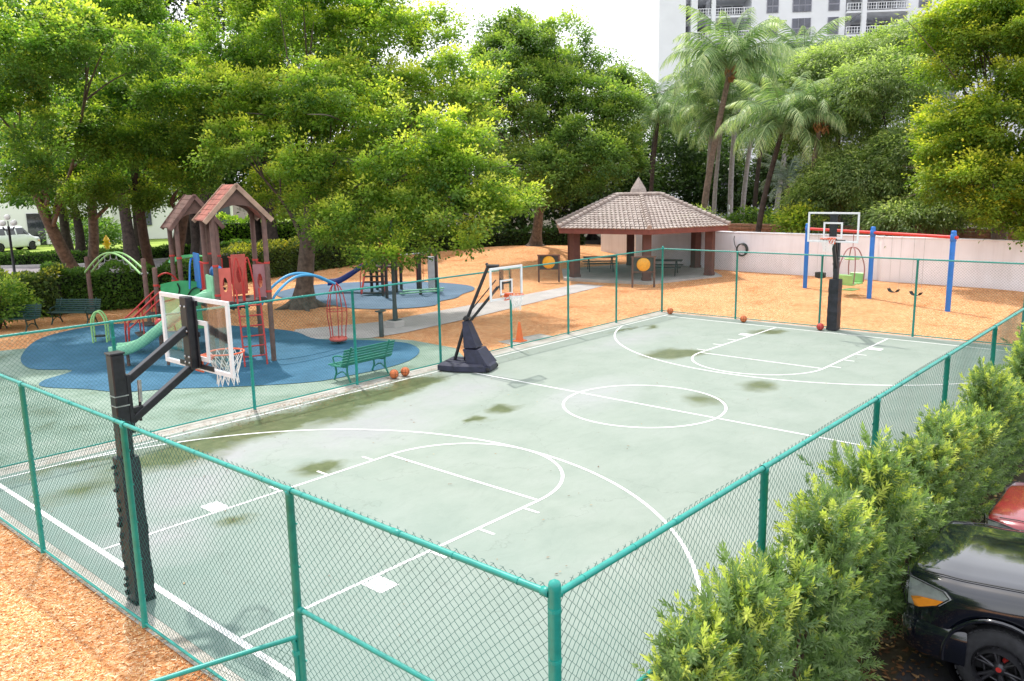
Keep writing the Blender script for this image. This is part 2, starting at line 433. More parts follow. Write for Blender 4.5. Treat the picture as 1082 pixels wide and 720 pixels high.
def court_mat():
    m, nt, b = nodes('green_acrylic_court'); L = nt.links
    tc = N(nt, 'ShaderNodeTexCoord')
    nz = N(nt, 'ShaderNodeTexNoise', i_Scale=.9, i_Detail=7.0, i_Roughness=.62)
    L.new(tc.outputs['Object'], nz.inputs['Vector'])
    warp = N(nt, 'ShaderNodeVectorMath', operation='SUBTRACT'); L.new(nz.outputs['Color'], warp.inputs[0]); warp.inputs[1].default_value = (.5, .5, .5)
    wsc = N(nt, 'ShaderNodeVectorMath', operation='SCALE'); L.new(warp.outputs[0], wsc.inputs[0]); wsc.inputs['Scale'].default_value = 1.35
    wad = N(nt, 'ShaderNodeVectorMath', operation='ADD'); L.new(tc.outputs['Object'], wad.inputs[0]); L.new(wsc.outputs[0], wad.inputs[1])
    base = ramp(nt, [(.30, (.202, .250, .212)), (.5, (.230, .276, .237)), (.70, (.253, .294, .259))])
    L.new(nz.outputs['Fac'], base.inputs['Fac'])
    fine = N(nt, 'ShaderNodeTexNoise', i_Scale=60.0, i_Detail=5.0, i_Roughness=.7)
    L.new(tc.outputs['Object'], fine.inputs['Vector'])
    fr = ramp(nt, [(.3, (.93, .93, .93)), (.7, (1.05, 1.05, 1.05))]); L.new(fine.outputs['Fac'], fr.inputs['Fac'])
    cc = mixc(nt, 1.0, base.outputs['Color'], fr.outputs['Color'], 'MULTIPLY')
    # colour blends to a darker bluish green toward the near baseline
    sp = N(nt, 'ShaderNodeSeparateXYZ'); L.new(wad.outputs[0], sp.inputs[0])
    mr = N(nt, 'ShaderNodeMapRange', i_1=5.0, i_2=-.5, i_3=0.0, i_4=.8); L.new(sp.outputs[0], mr.inputs[0])
    cc = mixc(nt, mr.outputs[0], cc, (.15, .232, .208))
    pm = stain_mask(nt, wad.outputs[0], PALE)
    n3 = N(nt, 'ShaderNodeTexNoise', i_Scale=1.6, i_Detail=4.0); L.new(wad.outputs[0], n3.inputs['Vector'])
    pf = math_(nt, 'MULTIPLY', pm, math_(nt, 'MULTIPLY', n3.outputs['Fac'], 2.1), True)
    cc = mixc(nt, pf, cc, (.325, .34, .343))
    am = stain_mask(nt, wad.outputs[0], ALGAE)
    n4 = N(nt, 'ShaderNodeTexNoise', i_Scale=3.2, i_Detail=9.0, i_Roughness=.74); L.new(tc.outputs['Object'], n4.inputs['Vector'])
    af = N(nt, 'ShaderNodeMapRange', i_1=.12, i_2=.62, i_3=0.0, i_4=.93); L.new(math_(nt, 'MULTIPLY', am, math_(nt, 'ADD', n4.outputs['Fac'], .35)), af.inputs[0])
    ag = ramp(nt, [(.3, (.05, .07, .022)), (.55, (.105, .13, .05)), (.75, (.19, .19, .11))]); L.new(n4.outputs['Fac'], ag.inputs['Fac'])
    cc = mixc(nt, af.outputs[0], cc, ag.outputs['Color'])
    # hairline cracks and scuffs
    cv = N(nt, 'ShaderNodeTexVoronoi', feature='DISTANCE_TO_EDGE', i_Scale=.23); L.new(wad.outputs[0], cv.inputs['Vector'])
    ck = N(nt, 'ShaderNodeMapRange', i_1=.0035, i_2=.0008, i_3=0.0, i_4=.5); L.new(cv.outputs['Distance'], ck.inputs[0])
    cc = mixc(nt, math_(nt, 'MULTIPLY', ck.outputs[0], n4.outputs['Fac']), cc, (.1, .12, .1))
    sm = N(nt, 'ShaderNodeMapping'); sm.inputs['Scale'].default_value = (.5, 3.5, 1); sm.inputs['Rotation'].default_value = (0, 0, .5); L.new(wad.outputs[0], sm.inputs[0])
    sn = N(nt, 'ShaderNodeTexNoise', i_Scale=2.4, i_Detail=9.0, i_Roughness=.72); L.new(sm.outputs[0], sn.inputs['Vector'])
    sr = ramp(nt, [(.36, (.8, .82, .81)), (.5, (1, 1, 1)), (.66, (1.09, 1.08, 1.08))]); L.new(sn.outputs['Fac'], sr.inputs['Fac'])
    cc = mixc(nt, .28, cc, mixc(nt, 1.0, cc, sr.outputs['Color'], 'MULTIPLY'))
    # small debris specks
    vs = N(nt, 'ShaderNodeTexVoronoi', i_Scale=2.2); L.new(tc.outputs['Object'], vs.inputs['Vector'])
    sk = N(nt, 'ShaderNodeMapRange', i_1=.028, i_2=.018, i_3=0.0, i_4=.75); L.new(vs.outputs['Distance'], sk.inputs[0])
    cc = mixc(nt, sk.outputs[0], cc, (.16, .13, .07))
    L.new(cc, b.inputs['Base Color'])
    rg = N(nt, 'ShaderNodeMapRange', i_1=0.0, i_2=1.0, i_3=.62, i_4=.3); L.new(math_(nt, 'MAXIMUM', af.outputs[0], math_(nt, 'MULTIPLY', pf, .8)), rg.inputs[0])
    L.new(rg.outputs[0], b.inputs['Roughness'])
    bp = N(nt, 'ShaderNodeBump', i_Strength=.12, i_Distance=.01); L.new(fine.outputs['Fac'], bp.inputs['Height']); L.new(bp.outputs[0], b.inputs['Normal'])
    return m
M['court'] = court_mat()

def ground_mat(name, stops, scale, fine_scale, bump, rough=.9):
    m, nt, b = nodes(name); L = nt.links
    tc = N(nt, 'ShaderNodeTexCoord')
    nz = N(nt, 'ShaderNodeTexNoise', i_Scale=scale, i_Detail=8.0, i_Roughness=.65); L.new(tc.outputs['Object'], nz.inputs['Vector'])
    rp = ramp(nt, stops); L.new(nz.outputs['Fac'], rp.inputs['Fac'])
    fn = N(nt, 'ShaderNodeTexNoise', i_Scale=fine_scale, i_Detail=6.0, i_Roughness=.75); L.new(tc.outputs['Object'], fn.inputs['Vector'])
    fr = ramp(nt, [(.3, (.75, .75, .75)), (.7, (1.2, 1.2, 1.2))]); L.new(fn.outputs['Fac'], fr.inputs['Fac'])
    L.new(mixc(nt, 1.0, rp.outputs['Color'], fr.outputs['Color'], 'MULTIPLY'), b.inputs['Base Color'])
    b.inputs['Roughness'].default_value = rough
    b.inputs['Specular IOR Level'].default_value = .3
    bp = N(nt, 'ShaderNodeBump', i_Strength=bump, i_Distance=.02); L.new(fn.outputs['Fac'], bp.inputs['Height']); L.new(bp.outputs[0], b.inputs['Normal'])
    return m
M['asphalt'] = ground_mat('asphalt', [(.3, (.032, .032, .036)), (.6, (.055, .054, .056)), (.75, (.085, .07, .06))], 1.2, 90, .6)
M['road'] = ground_mat('pale_road', [(.3, (.2, .18, .19)), (.7, (.34, .31, .32))], .4, 40, .2)
M['grass'] = ground_mat('lawn_grass', [(.3, (.13, .23, .03)), (.6, (.3, .4, .06)), (.8, (.38, .45, .1))], .35, 25, .6)
M['soil'] = ground_mat('leaf_litter', [(.3, (.03, .028, .018)), (.6, (.07, .055, .03)), (.8, (.13, .08, .045))], 2.5, 60, .8)
M['blue'] = ground_mat('blue_rubber', [(.3, (.022, .092, .16)), (.5, (.032, .128, .22)), (.7, (.055, .165, .27))], .8, 70, .35, .75)
M['blue2'] = ground_mat('grey_blue_rubber', [(.3, (.075, .13, .2)), (.6, (.12, .19, .28)), (.8, (.16, .24, .34))], .6, 70, .35, .8)
M['apron'] = ground_mat('weathered_green_slab', [(.3, (.11, .155, .10)), (.45, (.18, .26, .205)), (.6, (.24, .32, .265)), (.8, (.33, .37, .33))], .7, 50, .2, .6)
M['slab'] = ground_mat('bare_concrete', [(.3, (.3, .27, .22)), (.55, (.47, .45, .41)), (.75, (.55, .54, .52))], 1.5, 50, .25, .8)
M['pathm'] = ground_mat('path_concrete', [(.3, (.36, .33, .32)), (.6, (.5, .465, .45)), (.8, (.57, .53, .52))], .9, 50, .2, .85)
M['line'] = ground_mat('white_line_paint', [(.25, (.62, .63, .62)), (.5, (.82, .83, .82)), (.8, (.88, .88, .88))], 3.0, 70, .1, .6)

def roof_tile_mat():
    m, nt, b = nodes('roof_tiles'); L = nt.links
    g = N(nt, 'ShaderNodeNewGeometry')
    rp = ramp(nt, [(0, (.31, .25, .225)), (.3, (.36, .30, .272)), (.8, (.395, .335, .305)), (1, (.43, .375, .345))])
    L.new(g.outputs['Random Per Island'], rp.inputs['Fac'])
    tc = N(nt, 'ShaderNodeTexCoord'); nz = N(nt, 'ShaderNodeTexNoise', i_Scale=9.0, i_Detail=5.0); L.new(tc.outputs['Object'], nz.inputs['Vector'])
    r2 = ramp(nt, [(.3, (.8, .78, .78)), (.7, (1.1, 1.1, 1.1))]); L.new(nz.outputs['Fac'], r2.inputs['Fac'])
    L.new(mixc(nt, 1.0, rp.outputs['Color'], r2.outputs['Color'], 'MULTIPLY'), b.inputs['Base Color'])
    b.inputs['Roughness'].default_value = .8
    return m
M['tiles'] = roof_tile_mat()

# ------------------------------------------------------------------ world, sun, camera
SUN_EL, SUN_AZ = R(61), math.atan2(.475, .236)
w = bpy.data.worlds.new('World'); scene.world = w; w.use_nodes = True
nt = w.node_tree; bg = nt.nodes['Background']
sky = N(nt, 'ShaderNodeTexSky', sky_type='NISHITA', sun_disc=False, sun_elevation=SUN_EL, sun_rotation=math.pi/2-SUN_AZ, air_density=1.3, dust_density=5.0, ozone_density=1.0)
tc = N(nt, 'ShaderNodeTexCoord')
cl = N(nt, 'ShaderNodeTexNoise', i_Scale=2.2, i_Detail=6.0, i_Roughness=.55); nt.links.new(tc.outputs['Generated'], cl.inputs['Vector'])
cr = ramp(nt, [(.3, (.62, .62, .62)), (.62, (.95, .95, .95))]); nt.links.new(cl.outputs['Fac'], cr.inputs['Fac'])
nt.links.new(mixc(nt, cr.outputs['Color'], sky.outputs[0], (10.6, 10.8, 11.3)), bg.inputs['Color'])
bg.inputs['Strength'].default_value = .175
sl = bpy.data.lights.new('sun', 'SUN'); sl.energy = 4.1; sl.angle = R(1.6); sl.color = (1.0, .955, .88)
so = bpy.data.objects.new('sun', sl); COL.objects.link(so)
d = Vector((math.cos(SUN_AZ)*math.cos(SUN_EL), math.sin(SUN_AZ)*math.cos(SUN_EL), math.sin(SUN_EL)))
so.rotation_euler = d.to_track_quat('Z', 'Y').to_euler(); so.location = d*60

YAW, PIT, ROL = .7254535, -.18705, -.01908
fw = Vector((math.cos(YAW)*math.cos(PIT), math.sin(YAW)*math.cos(PIT), math.sin(PIT)))
rt = Vector((math.sin(YAW), -math.cos(YAW), 0)); up = rt.cross(fw)
cr_, sr_ = math.cos(ROL), math.sin(ROL)
r2 = rt*cr_ + up*sr_; u2 = -rt*sr_ + up*cr_
cam = bpy.data.cameras.new('camera'); cam.lens = 868.1/1082*36; cam.sensor_width = 36
cam.clip_end = 3000; cam.clip_start = .05
co = bpy.data.objects.new('camera', cam); COL.objects.link(co)
co.matrix_world = Matrix(((r2.x, u2.x, -fw.x, -4.256), (r2.y, u2.y, -fw.y, -9.834), (r2.z, u2.z, -fw.z, 4.989), (0, 0, 0, 1)))
scene.camera = co
scene.view_settings.view_transform = 'Standard'; scene.view_settings.look = 'None'; scene.view_settings.exposure = 0
scene.cycles.max_bounces = 8; scene.cycles.diffuse_bounces = 5; scene.cycles.transparent_max_bounces = 24
scene.cycles.use_denoising = True

# ------------------------------------------------------------------ ground
def struct(name, mb, m): return tag(mb.build(name, m), kind='structure')
def mound(x, y):
    h = 0.0
    h += .42*math.exp(-(((x-41)/6)**2 + ((y-29)/7)**2))
    h += .14*max(0, min(1, (x-28)/8))
    return h
g = MB(); g.sheet([(-900, -900), (900, -900), (900, 900), (-900, 900)], -.12); struct('ground', g, M['soil'])
g = MB()
nx, ny = 54, 58
xs = [-14+i*(64/nx) for i in range(nx+1)]; ys = [-16+j*(52/ny) for j in range(ny+1)]
g.add([(x, y, -.022 + (mound(x, y) if x > 24 else 0)) for y in ys for x in xs],
      [(j*(nx+1)+i, j*(nx+1)+i+1, (j+1)*(nx+1)+i+1, (j+1)*(nx+1)+i) for j in range(ny) for i in range(nx)], True)
struct('wood_chip_ground', g, M['mulch'])
g = MB(); g.sheet([(-.565, -6.9), (23.55, -6.9), (23.55, 6.98), (-.565, 6.98)], -.004); struct('concrete_slab', g, M['slab'])
g = MB(); g.sheet([(-.36, -6.75), (23.3, -6.75), (23.3, 6.5), (-.36, 6.5)], 0.0); struct('court_surface', g, M['court'])
g = MB(); g.sheet([(-.62, 6.984), (12.6, 6.984), (13.5, 8.3), (13.6, 10.4), (13.0, 12.0), (11.2, 14.2), (8, 19), (-2, 22), (-10, 18), (-10, 6.984)], -.006); struct('apron_pavement', g, M['apron'])
bl = [(6.5, 9.2), (8.0, 8.05), (9.2, 7.85), (10.3, 7.8), (11.4, 8.05), (12.4, 8.75), (12.95, 9.6), (13.1, 10.4), (12.7, 11.6), (11.8, 13.2), (12.2, 15.3), (11.6, 18), (10.6, 20.8), (8.6, 22.6), (6.2, 21.6), (4.5, 18.6), (3.94, 16.2), (4.6, 14.9), (3.6, 14.2), (3.3, 13.4), (3.9, 12.2), (4.35, 11.1), (5.4, 10.3)]
g = MB(); g.sheet([(p.x, p.y) for p in catmull([(x, y, 0) for x, y in bl], 5, True)], .008); struct('blue_rubber_pad', g, M['blue'])
b2 = [(17.1, 19.9), (17.0, 18), (17.6, 16.7), (18.6, 15.9), (19.6, 15.7), (20.6, 16.4), (21.8, 16.6), (22.9, 17.3), (24.3, 17.9), (25.4, 19.2), (25.6, 21), (25.2, 23), (23.6, 25.4), (21, 26.6), (18.4, 25.6), (17.2, 23.4)]
g = MB(); g.sheet([(p.x, p.y) for p in catmull([(x, y, 0) for x, y in b2], 5, True)], .008); struct('grey_blue_rubber_pad', g, M['blue2'])
g = MB(); g.sheet([(11.2, 14.0), (13.0, 11.9), (14.4, 11.7), (18.3, 12.05), (22, 12.6), (27.2, 13.3), (31.5, 13.9), (31.5, 15.5), (27, 14.9), (21.1, 14.55), (17.4, 14.35), (15.5, 14.25), (13.6, 15.0), (12.5, 15.5)], -.002); struct('concrete_path', g, M['pathm'])
g = MB(); g.sheet([(-14, -18), (30, -18), (30, -7.42), (-14, -7.42)], -.010); struct('parking_asphalt', g, M['asphalt'])
g = MB(); g.sheet([(-.62, -7.7), (24, -7.62), (24, -6.985), (-.62, -6.985)], -.005); struct('hedge_bed_soil', g, M['soil'])
g = MB(); g.sheet([(-30, 62), (4, 60), (14.5, 55.3), (20, 50.3), (27, 49.8), (40, 50), (40, 40), (22, 38), (11.4, 41.5), (4, 43), (-30, 47)], -.006); struct('road', g, M['road'])
g = MB()
kp = [(-30, 62.1), (4, 60.1), (14.6, 55.4), (20.1, 50.4), (27, 49.9), (40, 50.1)]
for a, b in zip(kp, kp[1:]):
    L_ = math.hypot(b[0]-a[0], b[1]-a[1]); g.box(((a[0]+b[0])/2, (a[1]+b[1])/2, .05), (L_+.05, .25, .16), rz=math.atan2(b[1]-a[1], b[0]-a[0]))
struct('road_kerb', g, M['kerb'])
g = MB(); g.sheet([(-60, 63), (4, 60.4), (14.8, 55.7), (20.3, 50.7), (27, 50.2), (60, 50.4), (90, 110), (-60, 140)], -.03); struct('lawn', g, M['grass'])
g = MB(); g.sheet([(40.5, -30), (140, -60), (140, 60), (60, 50), (40.5, 36)], -.015); struct('garden_ground', g, M['soil'])

# ---- court lines
LW = .055
def stroke(mb, pts, wdt=LW, z=.004):
    P = [Vector((p[0], p[1], 0)) for p in pts]; Lf = []; Rt = []
    for i in range(len(P)):
        t = (P[min(i+1, len(P)-1)]-P[max(i-1, 0)]).normalized(); nn = Vector((-t.y, t.x, 0))*wdt/2
        Lf.append(P[i]+nn); Rt.append(P[i]-nn)
    k = len(P)
    mb.add([(q.x, q.y, z) for q in Lf]+[(q.x, q.y, z) for q in Rt], [(i, k+i, k+i+1, i+1) for i in range(k-1)])
def arc(cx, cy, r, a0, a1, n=64): return [(cx+r*math.cos(a0+(a1-a0)*i/n), cy+r*math.sin(a0+(a1-a0)*i/n)) for i in range(n+1)]
CL = 22.64; KW = 1.83; FT = 5.34
def lines(pts, **k):
    g = MB(); stroke(g, pts, **k); return g
g = MB()
stroke(g, [(0, -6.6), (0, 6.28)], .085, .004)
stroke(g, [(CL, -6.6), (CL, 6.28)], .05, .004)
stroke(g, [(-.3, 6.31), (23.2, 6.31)], .05, .0041)
stroke(g, [(CL/2, -6.6), (CL/2, -1.86)], LW, .0042); stroke(g, [(CL/2, -1.80), (CL/2, 1.80)], LW, .0042); stroke(g, [(CL/2, 1.86), (CL/2, 6.28)], LW, .0042)
stroke(g, arc(CL/2, 0, KW, 0, 2*math.pi, 96), LW, .0043)
for s, x0 in ((1, 0), (-1, CL)):
    X = lambda v: x0 + s*v
    for sy in (1, -1):
        stroke(g, [(X(.05), sy*KW), (X(FT), sy*KW)], LW, .0044)
        g.sheet([(X(1.73), sy*(KW+.045)), (X(2.03), sy*(KW+.045)), (X(2.03), sy*(KW+.42)), (X(1.73), sy*(KW+.42))][::s*sy], .0045)
        for tx in (2.95, 3.93, 4.95):
            stroke(g, [(X(tx), sy*(KW+.04)), (X(tx), sy*(KW+.33))], .05, .0046)
    stroke(g, [(X(FT), -KW+.03), (X(FT), KW-.03)], LW, .0047)
    a = arc(X(FT), 0, KW, -math.pi/2, math.pi/2) if s > 0 else arc(X(FT), 0, KW, math.pi/2, 3*math.pi/2)
    stroke(g, a, LW, .0048)
    cx = X(.9 if s > 0 else .78); r3 = 6.28 if s > 0 else 6.6
    lim = math.asin(6.26/r3) if r3 > 6.26 else math.pi/2
    a = arc(cx, 0, r3, -lim, lim, 90) if s > 0 else arc(cx, 0, r3, math.pi-lim, math.pi+lim, 90)
    stroke(g, a, LW, .0049)
tag(g.build('court_lines', M['line']), kind='structure')

# ---- loose wood chips near the camera
rng = np.random.default_rng(3)
n = 26000
px_ = -.50 - rng.random(n)**1.15*4.4; py_ = rng.random(n)*11.5-6.2
ln = .006+rng.random(n)**2*.026; wd = .003+rng.random(n)*.0045; an = rng.random(n)*6.283; tl = (rng.random(n)-.5)*.5; zz = np.where(px_ > -.58, .001, -.018)+rng.random(n)*.012
ca, sa = np.cos(an), np.sin(an)
V = np.zeros((n, 4, 3))
for k, (su, sv) in enumerate(((-1, -1), (1, -1), (1, 1), (-1, 1))):
    V[:, k, 0] = px_+su*ln*ca-sv*wd*sa; V[:, k, 1] = py_+su*ln*sa+sv*wd*ca; V[:, k, 2] = zz+su*ln*tl+sv*wd*.3+.004
def np_mesh(name, V, mat_, tint=None, smooth=False):
    """V: (n,4,3) quads"""
    nq = len(V)
    me = bpy.data.meshes.new(name)
    me.vertices.add(nq*4); me.loops.add(nq*4); me.polygons.add(nq)
    me.vertices.foreach_set('co', V.reshape(-1).astype(np.float32))
    me.loops.foreach_set('vertex_index', np.arange(nq*4, dtype=np.int32))
    me.polygons.foreach_set('loop_start', np.arange(0, nq*4, 4, dtype=np.int32))
    me.polygons.foreach_set('loop_total', np.full(nq, 4, dtype=np.int32))
    me.update(calc_edges=True)
    if tint is not None:
        a = me.attributes.new('tint', 'FLOAT', 'POINT')
        a.data.foreach_set('value', np.repeat(tint, 4).astype(np.float32))
    me.materials.append(mat_)
    return me
M['chips'] = leaf_mat('loose_chips', (.3, .11, .04), (.74, .40, .16), (.9, .74, .52), trans=0.0, rough=.85)
me = np_mesh('wood_chips', V, M['chips'], rng.random(n))
o = bpy.data.objects.new('wood_chips', me); COL.objects.link(o)
tag(o, 'loose orange wood chips strewn outside the green court fence', 'wood chips', kind='stuff')

# fallen leaves under the hedge and blown along the left sideline
n = 4300; n1 = 2600
px_ = rng.random(n)*11; py_ = -7.15-rng.random(n)**1.5*.85
px_[n1:] = 7.6+rng.normal(size=n-n1)*2.6; py_[n1:] = 6.75-np.abs(rng.normal(size=n-n1))*.55; px_[n-260:] = rng.random(260)*22; py_[n-260:] = 6.3-rng.random(260)**2*11
scl = np.where(np.arange(n) < n1, 1.0, .62); an = rng.random(n)*6.283
ca, sa = np.cos(an), np.sin(an); ln = (.02+rng.random(n)*.03)*scl; wd = ln*.45; tl = (rng.random(n)-.5)*1.2*scl; zz = .006+rng.random(n)*.02
V = np.zeros((n, 4, 3))
for k, (su, sv) in enumerate(((-1, 0), (0, -1), (1, 0), (0, 1))):
    V[:, k, 0] = px_+su*ln*ca-sv*wd*sa; V[:, k, 1] = py_+su*ln*sa+sv*wd*ca; V[:, k, 2] = zz+su*ln*tl*.5
M['litter'] = leaf_mat('fallen_leaves', (.05, .025, .015), (.2, .085, .035), (.5, .34, .17), trans=.1)
me = np_mesh('fallen_leaves', V, M['litter'], rng.random(n))
o = bpy.data.objects.new('fallen_leaves', me); COL.objects.link(o)
tag(o, 'dry brown fallen leaves under the podocarpus hedge and along the court edge', 'fallen leaves', kind='stuff')

# ------------------------------------------------------------------ chain link fences
D_ = .086; FH = 2.46
wire_cache = {}
def wire_mesh(W, z0=.05, z1=2.487, barbs=True):
    key = (round(W, 2), z0, z1)
    if key in wire_cache: return wire_cache[key]
    nw = max(1, int(round(W/(D_/2)))); sx = W/nw
    nj = int(round((z1-z0)/(D_/2))); sz = (z1-z0)/nj
    r = .0023
    mb = MB()
    for k in range(nw):
        pts = []
        for j in range(nj+1):
            right = (j % 2 == 1) ^ (k % 2 == 1)
            x = k*sx + (sx if right else 0)
            pts.append((x+.004*math.sin(z0+j*sz*2.1+x*1.3), (.003 if right else -.003)+.012*math.sin(x*2.2+.4)*math.sin(j*sz*1.9), z0+j*sz))
        if barbs:
            lx = pts[-1][0]; cxm = k*sx+sx/2
            pts.append((lx+(cxm-lx)*.8, 0, z1+.007))
        # light 4 sided tube
        vs = []; 
        for (x, y, z) in pts: vs += [(x-r, y, z), (x, y-r, z), (x+r, y, z), (x, y+r, z)]
        fs = []
        for i in range(len(pts)-1):
            for q in range(4): fs.append((i*4+q, i*4+(q+1) % 4, (i+1)*4+(q+1) % 4, (i+1)*4+q))
        mb.add(vs, fs, True)
    o = mb.build('mesh_panel', M['wire'])
    me = o.data; bpy.data.objects.remove(o)
    wire_cache[key] = me
    return me

def fence(name_label, A, B, stops, side, ends, brace=None):
    """A->B run; stops: distances of posts from A; side: offset of the wire mesh; ends: (post at A, post at B) as terminal"""
    A = Vector((A[0], A[1], 0)); B = Vector((B[0], B[1], 0)); Lr = (B-A).length
    rz = math.atan2(B.y-A.y, B.x-A.x)
    t = thing('chain_link_fence', name_label, 'fence', A, rz, 'green chain link fences round the court')
    for i, s in enumerate(stops):
        term = (s < .01 and ends[0]) or (s > Lr-.01 and ends[1])
        if (s < .01 and not ends[0]) or (s > Lr-.01 and not ends[1]): continue
        g = MB()
        if term:
            g.lathe([(.04, 0), (.04, FH+.035), (.042, FH+.04), (.042, FH+.07), (.035, FH+.09), (.017, FH+.102), (0.001, FH+.112)], 14, (s, 0, 0))
            for zb in (.35, .9, 1.45, 2.0, 2.35): g.lathe([(.04, zb), (.044, zb), (.044, zb+.025), (.04, zb+.025)], 14, (s, 0, 0), smooth=False)
        else:
            g.lathe([(.036, 0), (.036, FH-.045), (.039, FH-.044), (.039, FH-.005), (.033, FH)], 12, (s, 0, 0))
            g.lathe([(.031, -.045), (.031, .045)], 10, (s, 0, FH), axis='X')
            # tie wires that hold the mesh to the post
            for zb in (.4, .85, 1.3, 1.75, 2.15): g.box((s, side*.03, zb), (.075, .012, .012))
        g.build('post', M['fence'], t)
    g = MB(); k0 = .05 if ends[0] else 0; k1 = Lr-(.05 if ends[1] else 0)
    g.tube([(k0, 0, FH), (k1, 0, FH)], .024, 10)
    for s in (k0+.02, k1-.02): g.lathe([(.024, -.03), (.033, -.03), (.033, .03), (.024, .03)], 10, (s, 0, FH), axis='X')
    x = 1.5
    while x < Lr-.5:
        g.lathe([(.024, -.05), (.0275, -.05), (.0275, .05), (.024, .05)], 10, (x, 0, FH), axis='X'); x += 6.1
    x = .3
    while x < Lr: g.lathe([(.025, -.006), (.0275, -.006), (.0275, .006), (.025, .006)], 8, (x, 0, FH), axis='X'); x += .6
    g.build('top_rail', M['fence'], t)
    g = MB(); g.tube([(k0, 0, .05), (k1, 0, .05)], .017, 8); g.build('bottom_rail', M['fence'], t)
    if brace:
        for (s0, s1, z) in brace:
            g = MB(); g.tube([(s0, 0, z), (s1, 0, z)], .022, 10)
            for q in (s0+.02, s1-.02): g.lathe([(.022, -.03), (.03, -.03), (.03, .03), (.022, .03)], 10, (q, 0, z), axis='X')
            g.build('brace_rail', M['fence'], t)
    for s0, s1 in zip(stops, stops[1:]):
        me = wire_mesh(s1-s0)
        o = bpy.data.objects.new('mesh_panel', me); COL.objects.link(o); o.parent = t; o.location = (s0, side*.033, 0)
    for e, s in ((ends[0], .07), (ends[1], Lr-.07)):
        if e:
            g = MB(); g.box((s, side*.033, 1.25), (.02, .012, 2.3))
            g.build('tension_bar', M['fence'], t)
    return t
Ncorner = (-.54, -6.855); Lcorner = (-.54, 6.87); Fcorner = (23.46, 6.87); Rcorner = (23.46, -6.855)
fence('green chain link fence behind the near hoop, facing the camera', Ncorner, Lcorner, [0, 2.9, 6.12, 9.26, 11.6, 13.725], -1, (True, True), [(.05, 2.87, 1.36)])
fence('green chain link fence beside the clipped podocarpus hedge', Ncorner, Rcorner, [0, 3.03, 6.06, 9.1, 12.1, 15.1, 18.1, 21.1, 24.0], 1, (False, True), [(.05, 3.0, 1.36)])
fence('green chain link fence between the court and the blue play area', Lcorner, Fcorner, [0, 3.1, 6.1, 9.07, 12.05, 15.1, 18.0, 20.85, 24.0], -1, (False, True))
fence('green chain link fence behind the far hoop, before the swing set', Rcorner, Fcorner, [0, 1.55, 4.53, 7.53, 10.62, 13.725], 1, (False, False))

# open low gate leaf swung outwards from the third post
t = thing('gate', 'low green chain link gate leaf swung open over the wood chips', 'gate', (-.575, -3.952, 0), math.pi-.27)
g = MB(); zt = 1.10
g.tube(catmull([(.012, 0, .06), (.012, 0, .9), (.03, 0, zt-.03), (.09, 0, zt), (1.3, 0, zt), (2.6, 0, zt)], 5), .022, 10)
g.tube([(.05, 0, .09), (2.6, 0, .09)], .018, 8); g.tube([(2.6, 0, zt+.01), (2.6, 0, .07)], .022, 8)
g.build('gate_frame', M['fence'], t)
g = MB()
for z in (.3, .95): g.box((.0, 0, z), (.08, .05, .04))
g.build('hinge', M['fence'], t)
o = bpy.data.objects.new('mesh_panel', wire_mesh(2.5, .1, 1.08)); COL.objects.link(o); o.parent = t; o.location = (.06, .03, 0)

# ------------------------------------------------------------------ basketball hoops
def rim_parts(t, c, face, rr=.23, net=True, rimmat=None):
    """c rim centre, face unit vector from the board to the rim centre (local xy)"""
    rimmat = rimmat or M['rim']
    f = Vector((face[0], face[1], 0)); s = Vector((-f.y, f.x, 0)); c = Vector(c)
    g = MB()
    g.tube([c+Vector((math.cos(a)*rr, math.sin(a)*rr, 0)) for a in [2*math.pi*i/28 for i in range(28)]], .0105, 8, closed=True)
    back = c-f*(rr+.15)
    rzz = math.atan2(f.y, f.x)
    for q in (-1, 1):
        g.tube([back+s*q*.1+Vector((0, 0, -.02)), c-f*rr*.86+s*q*rr*.5], .011, 6)
        g.tube([back+s*q*.08+Vector((0, 0, -.16)), c-f*rr*.9+s*q*rr*.42], .009, 6)
    pc = c-f*(rr+.09)
    g.box((pc.x, pc.y, c.z-.012), (.15, .2, .022), rz=rzz)
    b3 = back+f*.006
    g.box((b3.x, b3.y, c.z-.09), (.014, .2, .2), rz=rzz)
    rim = g.build('rim', rimmat, t)
    if net:
        g = MB(); k = 12; H = .42
        prof = [(rr*.97, 0), (rr*.84, .1), (rr*.68, .2), (rr*.56, .3), (rr*.6, H)]
        for i in range(k):
            for dirn in (-1, 1):
                pts = []
                for j, (r_, z_) in enumerate(prof):
                    a = 2*math.pi*(i+dirn*.5*j)/k
                    pts.append(c+Vector((math.cos(a)*r_, math.sin(a)*r_, -z_-.012*math.sin(i*2.1+j))))
                g.tube(pts, .0052, 4, caps=False)
        g.build('net', M['net'], t)
    return rim

def board_parts(t, x, yc, z0, w, h, glass, frame_w=.055, inner=True, framemat=None, facing=1):
    """glass board in plane x=const (local), its inner box marked with white paint"""
    fm = framemat or M['white']
    g = MB(); g.box((x, yc, z0+h/2), (.012, w-.04, h-.04)); bd = g.build('backboard', glass, t)
    g = MB()
    for zz in (z0+frame_w/2, z0+h-frame_w/2): g.box((x, yc, zz), (.034, w, frame_w), bev=.004)
    for q in (-1, 1): g.box((x, yc+q*(w/2-frame_w/2), z0+h/2), (.032, frame_w, h-2*frame_w))
    g.build('board_frame', fm, bd)
    if inner:
        g = MB(); iw, ih, lw_ = (.61 if w > 1.5 else .48), (.46 if w > 1.5 else .36), (.055 if w > 1.5 else .045); zi = z0+.15
        for zz in (zi, zi+ih): g.box((x, yc, zz), (.02, iw, lw_))
        for q in (-1, 1): g.box((x, yc+q*(iw/2-lw_/2), zi+ih/2), (.02, lw_, ih-lw_))
        g.build('target_square', fm, bd)
    return bd

